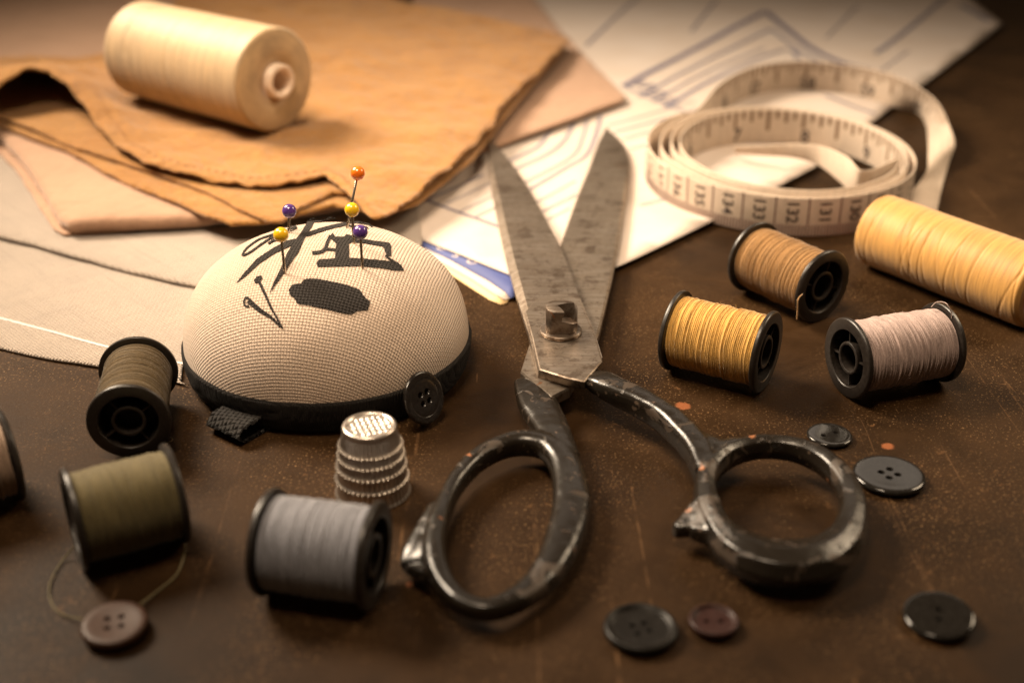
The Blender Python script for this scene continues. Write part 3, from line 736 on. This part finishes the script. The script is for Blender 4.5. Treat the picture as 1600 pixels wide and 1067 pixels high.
# ---- large thread tubes
def big_tube(name, p0, p1, z, r0, r1, tmat, label, core_mat, hub, seed, faces=(1,), faceconv=.12):
    a, b_ = P(p0[0], p0[1], z), P(p1[0], p1[1], z); c = (a+b_)/2; d = b_-a; L = d.length; rz = math.atan2(d.y, d.x)
    print('TUBE', label[:20], 'length %.2f' % L)
    t = empty(name, (c.x, c.y, z-max(r0, r1)), label, 'thread cone', None, rz); up = Vector((0, 0, max(r0, r1)))
    rnd = random.Random(seed); n = 200; seg = 96; V, Fc = [], []
    marks = [(rnd.uniform(-L/2, L/2), rnd.uniform(-.35, .35), rnd.uniform(.012, .03)) for _ in range(15)]
    for i in range(n+1):
        x = -L/2+L*i/n; f = i/n; r = r0+(r1-r0)*f
        ed = min(x+L/2, L/2-x); r -= .10*max(0, 1-ed/.12)**2
        for k in range(seg):
            an = 2*math.pi*k/seg
            rr = r+.003*noise.noise(Vector((x*22, math.sin(an)*.7, seed)))+.012*noise.noise(Vector((x*.9, math.cos(an), math.sin(an)+seed)))
            for (mx, sk, dp) in marks: rr -= dp*math.exp(-((x-mx-sk*math.sin(an))/.02)**2)
            V.append(Vector((x, rr*math.cos(an), rr*math.sin(an))))
    for i in range(n):
        for k in range(seg): k2 = (k+1) % seg; Fc.append((i*seg+k, i*seg+k2, (i+1)*seg+k2, (i+1)*seg+k))
    mb = MB(); mb.add(V, Fc)
    hr = hub
    for s, rr in ((-1, r0), (1, r1)):
        V, Fc = lathe([(rr-.10, L/2-.001), (rr*.8, L/2+faceconv*.35), (rr*.6, L/2+faceconv*.5), (hr+.02, L/2+faceconv*.1), (hr, L/2-.15)], 96, 'X')
        mb.add([Vector((v.x*s, v.y, v.z)) for v in V], Fc)
    mb.F = mb.F; fuzz(mb, L*.97, lambda x: (r0+r1)/2-.01+(r1-r0)*x/L, 120, seed, .05, .15, .005)
    mb2 = MB(); mb2.add([v+up for v in mb.V], mb.F); mb2.build('thread', tmat, t, local=True)
    cb = MB(); ho = .32 if faceconv > .1 else .12
    V, Fc = lathe([(hr, -L/2-ho), (hr, L/2+ho-.04), (hr-.04, L/2+ho), (hr-.14, L/2+ho), (hr-.18, L/2+ho-.04), (hr-.18, L/2-.9), (0, L/2-.9), (0, -L/2+.9), (hr-.18, -L/2+.9), (hr-.18, -L/2-ho)], 64, 'X', True)
    cb.add([v+up for v in V], Fc); set_angle_smooth(cb.build('tube', core_mat, t, local=True), 50)
    return t
big_tube('thread_cone', (222, 77), (431, 126), 1.50+1.75, 1.72, 1.75, M['t_cream'], 'large cream thread cone lying on the ochre cloth', M['white_plastic'], .58, 21, faceconv=.16)
big_tube('thread_cone', (1370, 358), (1628, 455), 1.05, 1.05, 1.06, M['t_gold'], 'large golden yellow thread cone on the table at the right edge', M['red_plastic'], .75, 23, faceconv=.03)

# ================================================================ PINCUSHION
CX, CY, RS, ZS, HZ = -4.52, 27.95, 3.46, .82, 2.55
DN = 2.25
def hit(px, py):
    d = ray(px, py); o = CAM-Vector((CX, CY, ZS))
    def f(t):
        q = o+d*t; return (math.hypot(q.x, q.y)/RS)**DN+(max(q.z, 0)/HZ)**DN-1
    t0 = max(18.0, (HZ+.02-o.z)/d.z if d.z < 0 else 18.0)
    best = None
    while t0 < 45:
        if f(t0) <= 0: break
        v = f(t0); 
        if best is None or v < best[0]: best = (v, t0)
        t0 += .06
    else: return o+d*best[1]+Vector((0, 0, ZS))
    a, b_ = t0-.06, t0
    for _ in range(14):
        m = (a+b_)/2
        if f(m) > 0: a = m
        else: b_ = m
    return o+d*b_+Vector((0, 0, ZS))
def dome(x, y): 
    r = min(math.hypot(x, y)/RS, 1); return ZS+HZ*math.sqrt(max(0, 1-r*r))
def make_cushion():
    t = empty('pincushion', (CX, CY, 0), 'round linen pincushion with black printed sewing motifs and a black band', 'pincushion')
    V, Fc, uv = [], [], []; n = 160; rows = 80
    arc = [0]; prev = None; prof = []
    for i in range(rows+1):
        a = math.pi/2*(1-i/rows); r = RS*math.cos(a)**(2/DN) if i else 0.0; z = ZS+HZ*math.sin(a)**(2/DN); prof.append((r, z))
        if prev: arc.append(arc[-1]+math.hypot(r-prev[0], z-prev[1]))
        prev = (r, z)
    prof.append((RS-.03, ZS-.08)); arc.append(arc[-1]+.08)
    V.append(Vector((0, 0, prof[0][1]))); uv.append((0, 0))
    for i in range(1, len(prof)):
        for k in range(n):
            a = 2*math.pi*k/n; r, z = prof[i]
            low = .02*noise.noise(Vector((r*math.cos(a)*.5, r*math.sin(a)*.5, z)))
            V.append(Vector(((r+low)*math.cos(a), (r+low)*math.sin(a), z+low*(1-r/RS)))); uv.append((arc[i]*math.cos(a), arc[i]*math.sin(a)))
    for k in range(n): Fc.append((0, 1+k, 1+(k+1) % n))
    for i in range(len(prof)-2):
        for k in range(n): k2 = (k+1) % n; a = 1+i*n; Fc.append((a+k, a+n+k, a+n+k2, a+k2))
    obj('linen_top', V, Fc, M['linen'], t, local=True, uv=uv)
    bp = [(0, .04), (3.1, .04), (3.30, .06), (3.40, .16), (3.47, .36), (3.51, .60), (3.52, .80), (3.505, .85), (3.47, .88), (3.42, .86), (3.40, .70)]
    bp2 = catmull([(r, z) for r, z in bp[1:]], 4); prof = [(0, .04)]+[(float(r), float(z)) for r, z in bp2]
    V, Fc = lathe(prof, 160)
    V = [v+Vector((v.x, v.y, 0)).normalized()*(.018*noise.noise(Vector((v.x*3, v.y*3, v.z*5)))) + Vector((0, 0, .018*noise.noise(Vector((v.x*1.5, v.y*1.5, 3))))) if v.length > .5 else v for v in V]
    obj('black_band', V, Fc, M['felt'], t, local=True)
    # printed motifs
    def proj(u, v):
        return hit(350+u/5.333, 320+v/5.333)
    def arc_uv(p):
        r = math.hypot(p.x, p.y); ang = math.asin(min(1, (r/RS)**(DN/2))); s = 0; m_ = 24; pr = (0, HZ)
        for i in range(1, m_+1):
            a = ang*i/m_; q = (RS*math.sin(a)**(2/DN), HZ*math.cos(a)**(2/DN)); s += math.hypot(q[0]-pr[0], q[1]-pr[1]); pr = q
        return (s*p.x/max(r, 1e-6), s*p.y/max(r, 1e-6))
    def stroke(pts, w0, w1=None):
        w1 = w1 or w0; C = catmull(pts, 5); Lf, Rt = [], []
        for i, c in enumerate(C):
            a = C[min(i+1, len(C)-1)]-C[max(i-1, 0)]; a = a/max(np.hypot(*a), 1e-9); w_ = (w0+(w1-w0)*i/(len(C)-1))/2
            Lf.append((c[0]-a[1]*w_, c[1]+a[0]*w_)); Rt.append((c[0]+a[1]*w_, c[1]-a[0]*w_))
        return Lf+Rt[::-1]
    shapes = {
     'scissors_print': [[(380, 740), (420, 640), (470, 540), (530, 400), (590, 300), (640, 240), (700, 140), (750, 150), (730, 195), (690, 250), (660, 310), (620, 400), (560, 480), (480, 600)],
        [(100, 660), (170, 570), (280, 450), (400, 370), (520, 305), (600, 285), (560, 345), (430, 405), (300, 490), (180, 600)],
        [(650, 262), (700, 232), (800, 200), (940, 165), (1020, 152), (1010, 182), (940, 195), (820, 228), (700, 268)],
        stroke([(1010, 165), (1100, 152), (1190, 165), (1235, 190)], 12), stroke([(1010, 170), (1060, 185), (1150, 190), (1200, 200)], 11), stroke([(720, 145), (800, 142), (900, 122), (930, 125)], 14), stroke([(700, 140), (760, 118), (860, 112), (920, 120)], 6),
        stroke([(152, 428), (190, 370), (280, 300), (400, 255), (430, 250)], 13), stroke([(160, 430), (230, 395), (320, 330), (420, 262)], 15), stroke([(370, 330), (430, 300), (520, 290)], 15), stroke([(420, 260), (385, 330)], 9), stroke([(530, 215), (570, 190), (608, 192)], 12), stroke([(545, 222), (580, 205), (606, 195)], 12)],
     'machine_print': [[(770, 490), (790, 460), (1000, 445), (1150, 450), (1300, 465), (1440, 480), (1480, 515), (1500, 552), (1420, 550), (1300, 530), (1150, 515), (780, 520)],
        [(925, 458), (925, 395), (935, 330), (905, 300), (880, 270), (905, 240), (925, 270), (1000, 272), (1020, 252), (1070, 262), (1120, 285), (1040, 330), (1042, 448)],
        [(1100, 280), (1250, 305), (1370, 320), (1390, 340), (1390, 430), (1352, 430), (1325, 352), (1150, 322), (1085, 318)],
        stroke([(735, 405), (800, 398), (840, 375), (865, 310), (890, 262)], 26), stroke([(845, 372), (930, 380)], 20), stroke([(1340, 430), (1400, 470), (1470, 520)], 16)],
     'spool_print': [[(540, 710), (570, 668), (640, 658), (670, 625), (720, 615), (800, 622), (1000, 665), (1130, 712), (1165, 765), (1215, 810), (1200, 880), (1110, 888), (1060, 918), (1000, 910), (880, 880), (700, 840), (610, 825), (585, 780), (550, 758)]],
     'needle_print': [stroke([(205, 800), (300, 880), (400, 945), (470, 1020)], 48, 14), stroke([(170, 810), (185, 775), (215, 790)], 16), stroke([(170, 810), (178, 845), (215, 850)], 16)],
     'pin_print': [stroke([(285, 625), (340, 740), (400, 870), (490, 1030)], 26, 16), [(250, 635), (275, 598), (315, 592), (322, 615), (290, 655), (262, 655)]]}
    for nm, polys in shapes.items():
        mb = MB(); uv = []
        for li, po in enumerate(polys):
            rs = resample(po, 12); rs = [(p[0]+3.5*noise.noise(Vector((p[0]*.06, p[1]*.06, 2))), p[1]+3.5*noise.noise(Vector((p[0]*.06, p[1]*.06, 7)))) for p in rs]
            A, tris, _ = fill_poly(rs, 16); V = []
            for a in A:
                p = proj(a[0], a[1]); nv = Vector((p.x/RS**2, p.y/RS**2, (p.z-ZS)/HZ**2)).normalized()
                lo = .02*noise.noise(Vector((p.x*.5, p.y*.5, p.z))); V.append(p+nv*(.016+max(lo, 0)+.0012*li)); uv.append(arc_uv(p))
            c0, c1, c2 = (V[i] for i in tris[0]); fl = (c1-c0).cross(c2-c0).dot(c0-Vector((0, 0, -2))) < 0
            mb.add(V, [tuple(reversed(f)) if fl else f for f in tris])
        obj(nm, mb.V, mb.F, M['ink'], t, local=True, uv=uv)
    # elastic strap loop below
    base = P(352, 686, 0); att = P(432, 640, 0); d = (att-base); d.z = 0; d.normalize(); a0 = P(312, 668, 0); a1 = P(384, 702, 0); sd = (a1-a0).normalized()
    prof = [(1.7, .42), (1.1, .44), (.5, .43), (.15, .41), (.02, .34), (-.03, .23), (.02, .12), (.15, .06), (.5, .045), (1.1, .045), (1.7, .045)]
    C = catmull(prof, 5); mb = MB(); W2 = .53; m_ = 36; V = []
    for side in (0, 1):
        for i, c in enumerate(C):
            tn = C[min(i+1, len(C)-1)]-C[max(i-1, 0)]; tn = tn/np.hypot(*tn)
            for j in range(m_+1):
                f = -1+2*j/m_; rib = .035*math.sin(i*1.9+(j % 2)*math.pi)
                o = (.035+rib) if side == 0 else -.035
                q = base+d*(c[0]-tn[1]*-o)+sd*(f*W2)+Vector((0, 0, c[1]-tn[0]*o*-1)); V.append(q-Vector((CX, CY, 0)))
    nc = len(C); w_ = m_+1
    for s in (0, 1):
        for i in range(nc-1):
            for j in range(m_):
                a = s*nc*w_+i*w_+j; mb.F.append((a, a+1, a+w_+1, a+w_))
    for i in range(nc-1):
        for j in (0, m_): a = i*w_+j; mb.F.append((a, a+w_, a+w_+nc*w_, a+nc*w_))
    obj('elastic_strap', V, mb.F, M['elastic'], t, local=True)
    q = P(497, 655, .02); V, Fc = lathe([(0, 0), (.46, 0), (.5, .04), (.46, .09), (0, .10)], 48); obj('clear_foot', [v+q-Vector((CX, CY, 0)) for v in V], Fc, M['clear'], t, local=True)
    return t
cush = make_cushion()

# ================================================================ PINS
def pin(base_px, head_px, m, label, lean=0.0, r=.172):
    base = hit(*base_px)+Vector((CX, CY, 0))
    head = PY(head_px[0], head_px[1], base.y+lean)
    t = empty('dressmaking_pin', base, label, 'pin', 'pins with round heads stuck in the pincushion')
    ax = (head-base).normalized(); q = Vector((0, 0, 1)).rotation_difference(ax).to_matrix(); L = (head-base).length
    V, Fc = lathe([(0, L+r*math.cos(math.pi*i/20)*-1) if i in (0, 20) else (r*math.sin(math.pi*i/20), L-r*math.cos(math.pi*i/20)) for i in range(21)], 32)
    obj('head', [q @ v for v in V], Fc, m, t, local=True)
    V, Fc = lathe([(0, -.5), (.032, -.4), (.032, L-r*.7), (0, L-r*.6)], 12); obj('shaft', [q @ v for v in V], Fc, M['needle'], t, local=True)
pin((542, 357), (559, 271), M['orange'], 'pin with an orange head, standing tallest at the back of the pincushion', .25)
pin((553, 381), (550, 328), M['yellow'], 'pin with a yellow head directly below the orange one', 0)
pin((451, 364), (452, 330), M['purple'], 'pin with a purple head near the left shoulder of the pincushion', .0)
pin((445, 427), (439, 367), M['yellow'], 'pin with a yellow head stuck into the printed scissors blade', 0)
pin((566, 419), (563, 363), M['purple'], 'pin with a purple head stuck beside the printed sewing machine', 0)

# ================================================================ THIMBLE
def make_thimble():
    c = P(583, 768, 0); t = empty('thimble', c, 'silver metal thimble with ribbed tiers and a waffle top', 'thimble')
    prof = []; HT = 1.60
    tiers = [(0.0, .765, .735, .40), (.40, .735, .70, .70), (.70, .70, .665, .95), (.95, .665, .63, 1.18), (1.18, .63, .555, 1.56)]
    rows = [(.70, .0, 0), (.765, .0, .3), (.785, .02, 1), (.785, .05, 1), (.745, .075, .5)]
    for i, (z0, ra, rb, z1) in enumerate(tiers):
        zz = z0 if i else .09
        for k in range(7):
            f = k/6; rows.append((ra+(rb-ra)*f-.018, zz+.03+(z1-.045-zz-.03)*f, 1 if i else .8))
        if i < 4: rows += [(rb+.018, z1-.028, 1.5), (rb+.034, z1-.008, 1.8), (rb+.016, z1+.012, 1.4)]
    rows += [(.555, 1.565, .6), (.55, 1.60, .2), (.535, 1.625, 0), (.50, 1.635, 0), (.465, 1.62, 0), (.445, 1.585, 0)]
    n = 44*8; V, Fc = [], []
    for (r, z, fl) in rows:
        for k in range(n):
            a = 2*math.pi*k/n; m_ = math.cos(a*44)
            rr = r+.017*fl*m_; V.append(Vector((rr*math.cos(a), rr*math.sin(a), z)))
    for i in range(len(rows)-1):
        for k in range(n): k2 = (k+1) % n; Fc.append((i*n+k, i*n+k2, (i+1)*n+k2, (i+1)*n+k))
    obj('body', V, Fc, M['silver'], t, local=True)
    sp = .022; V, Fc, ix = [], [], {}; g = int(.47/sp); rot = .35
    for i in range(-g-1, g+2):
        for j in range(-g-1, g+2):
            x, y = i*sp, j*sp; rr = math.hypot(x, y)
            if rr <= .462:
                u = x*math.cos(rot)+y*math.sin(rot); v = -x*math.sin(rot)+y*math.cos(rot); p = .118
                h = -.045*(max(0, math.cos(2*math.pi*u/p))**.5)*(max(0, math.cos(2*math.pi*v/p*.8))**.5) if rr < .40 else 0
                ix[i, j] = len(V); V.append(Vector((x, y, 1.60+h)))
    for (i, j), a in ix.items():
        if (i+1, j) in ix and (i, j+1) in ix and (i+1, j+1) in ix: Fc.append((a, ix[i+1, j], ix[i+1, j+1], ix[i, j+1]))
    obj('waffle_top', V, Fc, M['silver'], t, local=True)
make_thimble()

# ================================================================ BUTTONS
def button_mesh(rad, th, rim, holes, hr, hd, dish=.06, n=80, ring=False):
    """solid disc with rounded edge, optional raised rim, true holes."""
    pr = [(0, 0), (rad*.6, 0), (rad*.85, th*.12), (rad*.97, th*.42), (rad, th*.62), (rad*.98, th*.85), (rad*.93, th)]
    if rim: pr += [(rad*.86, th*1.0), (rad*.80, th*.86), (rad*.74, th*.72), (rad*.5, th*.68), (0, th*.66)]
    elif ring: pr += [(rad*.80, th*1.0), (rad*.72, th*.98), (rad*.70, th*.90), (rad*.68, th*.98), (rad*.3, th*.97), (0, th*.96)]
    else: pr += [(rad*.8, th*(1.04)), (rad*.55, th*(1.0)), (rad*.3, th*(1-dish*.6)), (0, th*(1-dish))]
    pr2 = [pr[0]]+[(float(a), float(b_)) for a, b_ in catmull(pr[1:-1], 3)]+[pr[-1]]
    V, Fc = lathe(pr2, n); me = obj('b', V, Fc, M['btn_black'], None, local=True)
    mb = MB()
    for k in range(holes):
        a = 2*math.pi*k/holes+(math.pi/4 if holes == 4 else 0); V, Fc = lathe([(0, -.2), (hr, -.2), (hr, th*.80), (hr*1.15, th*.9), (hr*1.6, th*1.25), (0, th*1.25)], 20)
        mb.add([v+Vector((hd*math.cos(a), hd*math.sin(a), 0)) for v in V], Fc)
    cut = mb.build('c', M['btn_black'], None, local=True)
    for o in (me, cut):
        bm = bmesh.new(); bm.from_mesh(o.data); bmesh.ops.recalc_face_normals(bm, faces=bm.faces); bm.to_mesh(o.data); bm.free()
    md = me.modifiers.new('b', 'BOOLEAN'); md.object = cut; md.operation = 'DIFFERENCE'; md.solver = 'EXACT'
    apply_mods(me); bpy.data.objects.remove(cut); set_angle_smooth(me, 32)
    return me
def button(px, py, rad, th, m, label, holes=4, rim=False, rz=0., tilt=(0, 0), hr=.055, hd=None, z=0., ring=False, parent=None, name='button'):
    o = button_mesh(rad, th, rim, holes, hr, hd or rad*.24, ring=ring); o.name = name; o.data.name = name
    o.data.materials.clear(); o.data.materials.append(m)
    c = P(px, py, z+th*.5)
    o.location = Vector((c.x, c.y, z))*S; o.rotation_euler = (tilt[0], tilt[1], rz)
    return tag(o, label, 'button')
button(180, 979, .585, .26, M['btn_brown'], 'brown four-hole button at the bottom left, thread strand reaching it', 4, False, .25, (R(3), 0), .05, .17)
button(1001, 983, .665, .20, M['btn_matt'], 'black four-hole button with a raised pale-edged rim below the shears handles', 4, True, .35, hr=.05, hd=.16)
button(1115, 972, .455, .18, M['btn_red'], 'small dark red two-hole button right of the rimmed black one', 2, True, .0, hr=.05, hd=.13)
button(1467, 963, .63, .16, M['btn_black'], 'dull black two-hole button alone at the lower right, slightly tilted', 2, False, R(75), (R(-3), R(-4)), hr=.05, hd=.13, z=.04)
button(1389, 744, .755, .17, M['btn_black'], 'glossy black four-hole button beside the round shears handle', 4, False, .5, hr=.065, hd=.17)
button(1296, 681, .505, .12, M['btn_black'], 'small glossy black two-hole button between the shears handle and the mauve spool', 2, False, .35, hr=.05, hd=.16)
# decorative button sewn on the band
ob = button_mesh(.61, .15, False, 4, .065, .15, ring=True); ob.name = 'side_button'; ob.data.name = 'side_button'
ob.data.materials.clear(); ob.data.materials.append(M['btn_side'])
ang = math.atan2(PY(655, 617, 25.3).y-CY, PY(655, 617, 25.3).x-CX); an = R(-49)
nrm = Vector((math.cos(R(-38)), math.sin(R(-38)), .38)).normalized()
ob.parent = cush; ob.location = (Vector((math.cos(an)*3.74, math.sin(an)*3.74, .66)))*S
ob.rotation_euler = nrm.to_track_quat('Z', 'Y').to_euler()

# ================================================================ TAILOR'S SHEARS
sh = empty('tailor_shears', P(876, 530, 0), 'large old tailor shears with tarnished steel blades open in a V and worn black handles', 'scissors')
def zup(py, z0, z1, y0=560., y1=215.):      # height of a blade's face along its length
    f = min(max((y0-py)/(y0-y1), -.3), 1); return z0+(z1-z0)*f
def plate(name, outline, ztop, thick, cham, chz, m, sp=.5):
    """outline px points; ztop/thick functions of py; cham per outline point = inset of the top face."""
    n0 = len(outline); pts = []
    for i in range(n0):
        a, b_ = np.array((*outline[i], cham[i])), np.array((*outline[(i+1) % n0], cham[(i+1) % n0])); k = max(1, int(np.hypot(*(b_-a)[:2])/14))
        for j in range(k): pts.append(a+(b_-a)*j/k)
    n = len(pts); W_ = [P(p[0], p[1], ztop(p[1])-chz) for p in pts]
    ar = sum(W_[i].x*W_[(i+1) % n].y-W_[(i+1) % n].x*W_[i].y for i in range(n)); sg = 1 if ar > 0 else -1
    top, mid, bot = [], [], []
    for i in range(n):
        t = W_[(i+1) % n]-W_[i-1]; t.z = 0; t.normalize(); nv = Vector((-t.y, t.x, 0))*sg
        q = W_[i]; mid.append(q); tq = q+nv*pts[i][2]; tq.z = q.z+chz; top.append(tq); b_ = q+nv*.0; b_.z = q.z+chz-thick(pts[i][1]); bot.append(b_)
    V = mid+bot; Fc = [(i, (i+1) % n, n+(i+1) % n, n+i) for i in range(n)]
    # top face, triangulated with inner points so that it shades evenly
    A, tris, _ = fill_poly([(v.x, v.y) for v in top], sp)
    base = len(V); zt = np.array([v.z for v in top]); T2 = np.array([(v.x, v.y) for v in top])
    co = np.linalg.lstsq(np.c_[T2, np.ones(n)], zt, rcond=None)[0]
    for i, a in enumerate(A):
        z = zt[i] if i < n and abs(a[0]-top[i].x) < 1e-5 else a[0]*co[0]+a[1]*co[1]+co[2]
        V.append(Vector((a[0], a[1], z)))
    Fc += [(base+i, base+(i+1) % n, (i+1) % n, i) for i in range(n)]
    Fc += [tuple(base+i for i in t) for t in tris]
    Fc.append(tuple(reversed(range(n, 2*n))))
    o = obj(name, V, Fc, m, sh)
    bm = bmesh.new(); bm.from_mesh(o.data); bmesh.ops.recalc_face_normals(bm, faces=bm.faces); bm.to_mesh(o.data); bm.free()
    return set_angle_smooth(o, 22)
# lower blade (right tip, left handle)
lo = [(946, 201), (956, 207), (968, 218), (978, 232), (983, 250), (984, 262), (979, 306), (969, 367), (957, 433), (946, 480), (936, 522), (920, 560), (890, 609), (861, 623), (838, 604), (813, 583), (822, 555), (840, 500), (868, 420), (875, 386), (887, 349), (904, 302), (920, 264), (934, 224)]
lc = [.05, .08, .12, .14, .14, .12, .10, .10, .08, .06, .05, .05, .03, .03, .02, .03, .03, .05, .05, .06, .06, .06, .06, .05]
plate('lower_blade', lo, lambda y: zup(y, .66, .46), lambda y: zup(y, .24, .14), lc, .05, M['steel2'])
# upper blade (left tip, right handle) with a ground spine
up_ = [(764, 219), (772, 225), (785, 241), (808, 269), (832, 307), (855, 349), (876, 389), (894, 433), (905, 467), (912, 480), (930, 521), (943, 566), (914, 600), (884, 594), (841, 581), (826, 522), (808, 466), (793, 414), (779, 353), (768, 297), (762, 260)]
uc = [.02, .03, .04, .04, .04, .04, .04, .04, .03, .04, .04, .03, .02, .03, .06, .13, .18, .20, .20, .18, .12]
plate('upper_blade', up_, lambda y: zup(y, .95, .74), lambda y: zup(y, .27, .15), uc, .13, M['steel'])
# ground recess line across the blade, as a shallow raised ricasso plate
ric = [(833, 473), (905, 467), (912, 482), (929, 522), (941, 565), (913.5, 597), (884, 591), (843, 578), (831, 527), (820, 488)]
plate('ricasso', ric, lambda y: zup(y, .985, .775), lambda y: .06, [.03]*10, .025, M['steel'])
def weld(name, tubes, vox, m, parent, smooth=4):
    mb = MB()
    for V, Fc in tubes: mb.add(V, Fc)
    o = mb.build(name, m, parent)
    bm = bmesh.new(); bm.from_mesh(o.data); bmesh.ops.recalc_face_normals(bm, faces=bm.faces); bm.to_mesh(o.data); bm.free()
    r = o.modifiers.new('r', 'REMESH'); r.mode = 'VOXEL'; r.voxel_size = vox*S; r.use_smooth_shade = True
    s = o.modifiers.new('s', 'SMOOTH'); s.factor = .5; s.iterations = smooth
    apply_mods(o)
    me = o.data
    for v in me.vertices:          # forged, slightly lumpy surface
        p = v.co/S; k = .020*noise.noise(p*1.1+Vector((3, 1, 2)))+.006*noise.noise(p*4.0)
        v.co += v.normal*k*S
    me.polygons.foreach_set('use_smooth', [True]*len(me.polygons)); return o
def T(lst): return [(*P(a, b_, z), w_*(1.28 if w_ < .5 else 1.12), h*1.32) for a, b_, z, w_, h in lst]
left_loop = T([(889, 745, .50, .66, .42), (893, 790, .48, .70, .42), (884, 835, .46, .68, .40), (864, 880, .44, .58, .38), (836, 915, .42, .44, .34), (800, 940, .42, .36, .33), (760, 952, .42, .32, .32), (722, 941, .42, .32, .32), (695, 915, .42, .34, .34), (680, 878, .44, .36, .38), (680, 838, .46, .34, .40), (692, 796, .48, .30, .38), (712, 756, .50, .30, .38), (740, 724, .52, .32, .38), (775, 702, .54, .34, .40), (812, 692, .54, .40, .42), (850, 697, .54, .50, .42), (876, 716, .52, .60, .42)])
left_shaft = T([(835, 596, .50, .88, .20), (838, 614, .50, .90, .28), (843, 636, .50, .84, .34), (856, 662, .50, .78, .38), (870, 690, .52, .70, .42), (884, 720, .50, .60, .40)])
left_web = T([(868, 700, .50, .7, .40), (835, 692, .52, .5, .40), (800, 693, .52, .34, .36)])
left_lobe = T([(680, 862, .42, .85, .30), (668, 866, .40, .98, .32), (652, 874, .34, .62, .26), (637, 882, .28, .24, .20), (629, 888, .26, .14, .14)])
left_fin = T([(682, 795, .46, .26, .30), (664, 832, .40, .36, .28), (646, 862, .34, .34, .24), (631, 887, .26, .16, .14)])
left_fin2 = T([(690, 908, .42, .26, .28), (668, 896, .36, .34, .24), (640, 887, .28, .24, .16)])
weld('left_handle', [tube(left_loop, 6, True), tube(left_shaft, 6), tube(left_web, 5), tube(left_lobe, 5), tube(left_fin, 5), tube(left_fin2, 5)], .035, M['handle'], sh).name = 'oval_handle'
right_loop = T([(1103, 752, .62, .36, .46), (1106, 792, .60, .42, .46), (1122, 826, .58, .52, .48), (1148, 853, .54, .74, .54), (1188, 874, .52, .90, .58), (1232, 881, .52, .94, .58), (1276, 875, .52, .90, .56), (1312, 853, .54, .76, .52), (1330, 820, .56, .60, .48), (1332, 784, .58, .44, .46), (1317, 750, .60, .40, .46), (1288, 722, .62, .38, .46), (1250, 705, .62, .36, .46), (1205, 698, .62, .36, .46), (1160, 703, .62, .36, .46), (1122, 721, .62, .38, .46)])
right_shaft = T([(904, 574, .78, .45, .13), (922, 588, .80, .54, .19), (940, 598, .84, .62, .34), (965, 612, .82, .58, .42), (1000, 629, .78, .52, .46), (1035, 650, .74, .50, .48), (1066, 677, .70, .48, .48), (1090, 707, .66, .46, .48), (1104, 742, .62, .40, .46)])
right_web = T([(1078, 690, .66, .50, .44), (1108, 706, .64, .80, .44), (1130, 708, .63, .56, .44), (1155, 702, .62, .36, .44)])
right_lobe = T([(1114, 812, .54, .70, .40), (1100, 814, .52, .80, .38), (1078, 821, .46, .38, .30), (1058, 828, .42, .22, .24), (1053, 829, .42, .18, .2)])
right_fin = T([(1104, 772, .58, .28, .36), (1094, 796, .54, .34, .34), (1075, 814, .48, .26, .26), (1056, 826, .42, .16, .2)])
right_fin2 = T([(1136, 848, .52, .30, .38), (1110, 834, .50, .34, .34), (1082, 829, .46, .26, .26)])
weld('right_handle', [tube(right_loop, 6, True, 8, 2.2), tube(right_shaft, 6, False, 16, 3.4), tube(right_web, 5), tube(right_lobe, 5), tube(right_fin, 5), tube(right_fin2, 5)], .035, M['handle'], sh).name = 'round_handle'
# pivot bolt
pv = P(876, 519, .98)
V, Fc = lathe([(0, 0), (.50, 0), (.515, .03), (.515, .07), (.49, .10), (.40, .11), (0, .11)], 64)
set_angle_smooth(obj('washer', [v+pv for v in V], Fc, M['bolt'], sh), 35)
V, Fc = lathe([(0, .08), (.42, .08), (.43, .12), (.425, .40), (.40, .66), (.38, .70), (.2, .735), (0, .74)], 48)
V = [Vector((max(min(v.x, .40), -.37), max(min(v.y, .36), -.36), v.z)) for v in V]
nut = obj('pivot_nut', [v+pv for v in V], Fc, M['bolt'], sh)
cm2 = MB(); rt = Matrix.Rotation(R(28), 3, 'Z') @ Matrix.Rotation(R(16), 3, 'Y')
cm2.add(*box(pv+Vector((.34, -.30, .78)), (.46, .9, .80), rt)); cutter = cm2.build('cut', M['bolt'], sh)
for o in (nut, cutter):
    bm = bmesh.new(); bm.from_mesh(o.data); bmesh.ops.remove_doubles(bm, verts=bm.verts, dist=1e-6); bmesh.ops.recalc_face_normals(bm, faces=bm.faces); bm.to_mesh(o.data); bm.free()
md = nut.modifiers.new('b', 'BOOLEAN'); md.object = cutter; md.operation = 'DIFFERENCE'; md.solver = 'EXACT'
bv = nut.modifiers.new('v', 'BEVEL'); bv.width = .018*S; bv.segments = 2; bv.limit_method = 'ANGLE'; bv.angle_limit = R(40)
apply_mods(nut); bpy.data.objects.remove(cutter); set_angle_smooth(nut, 35)
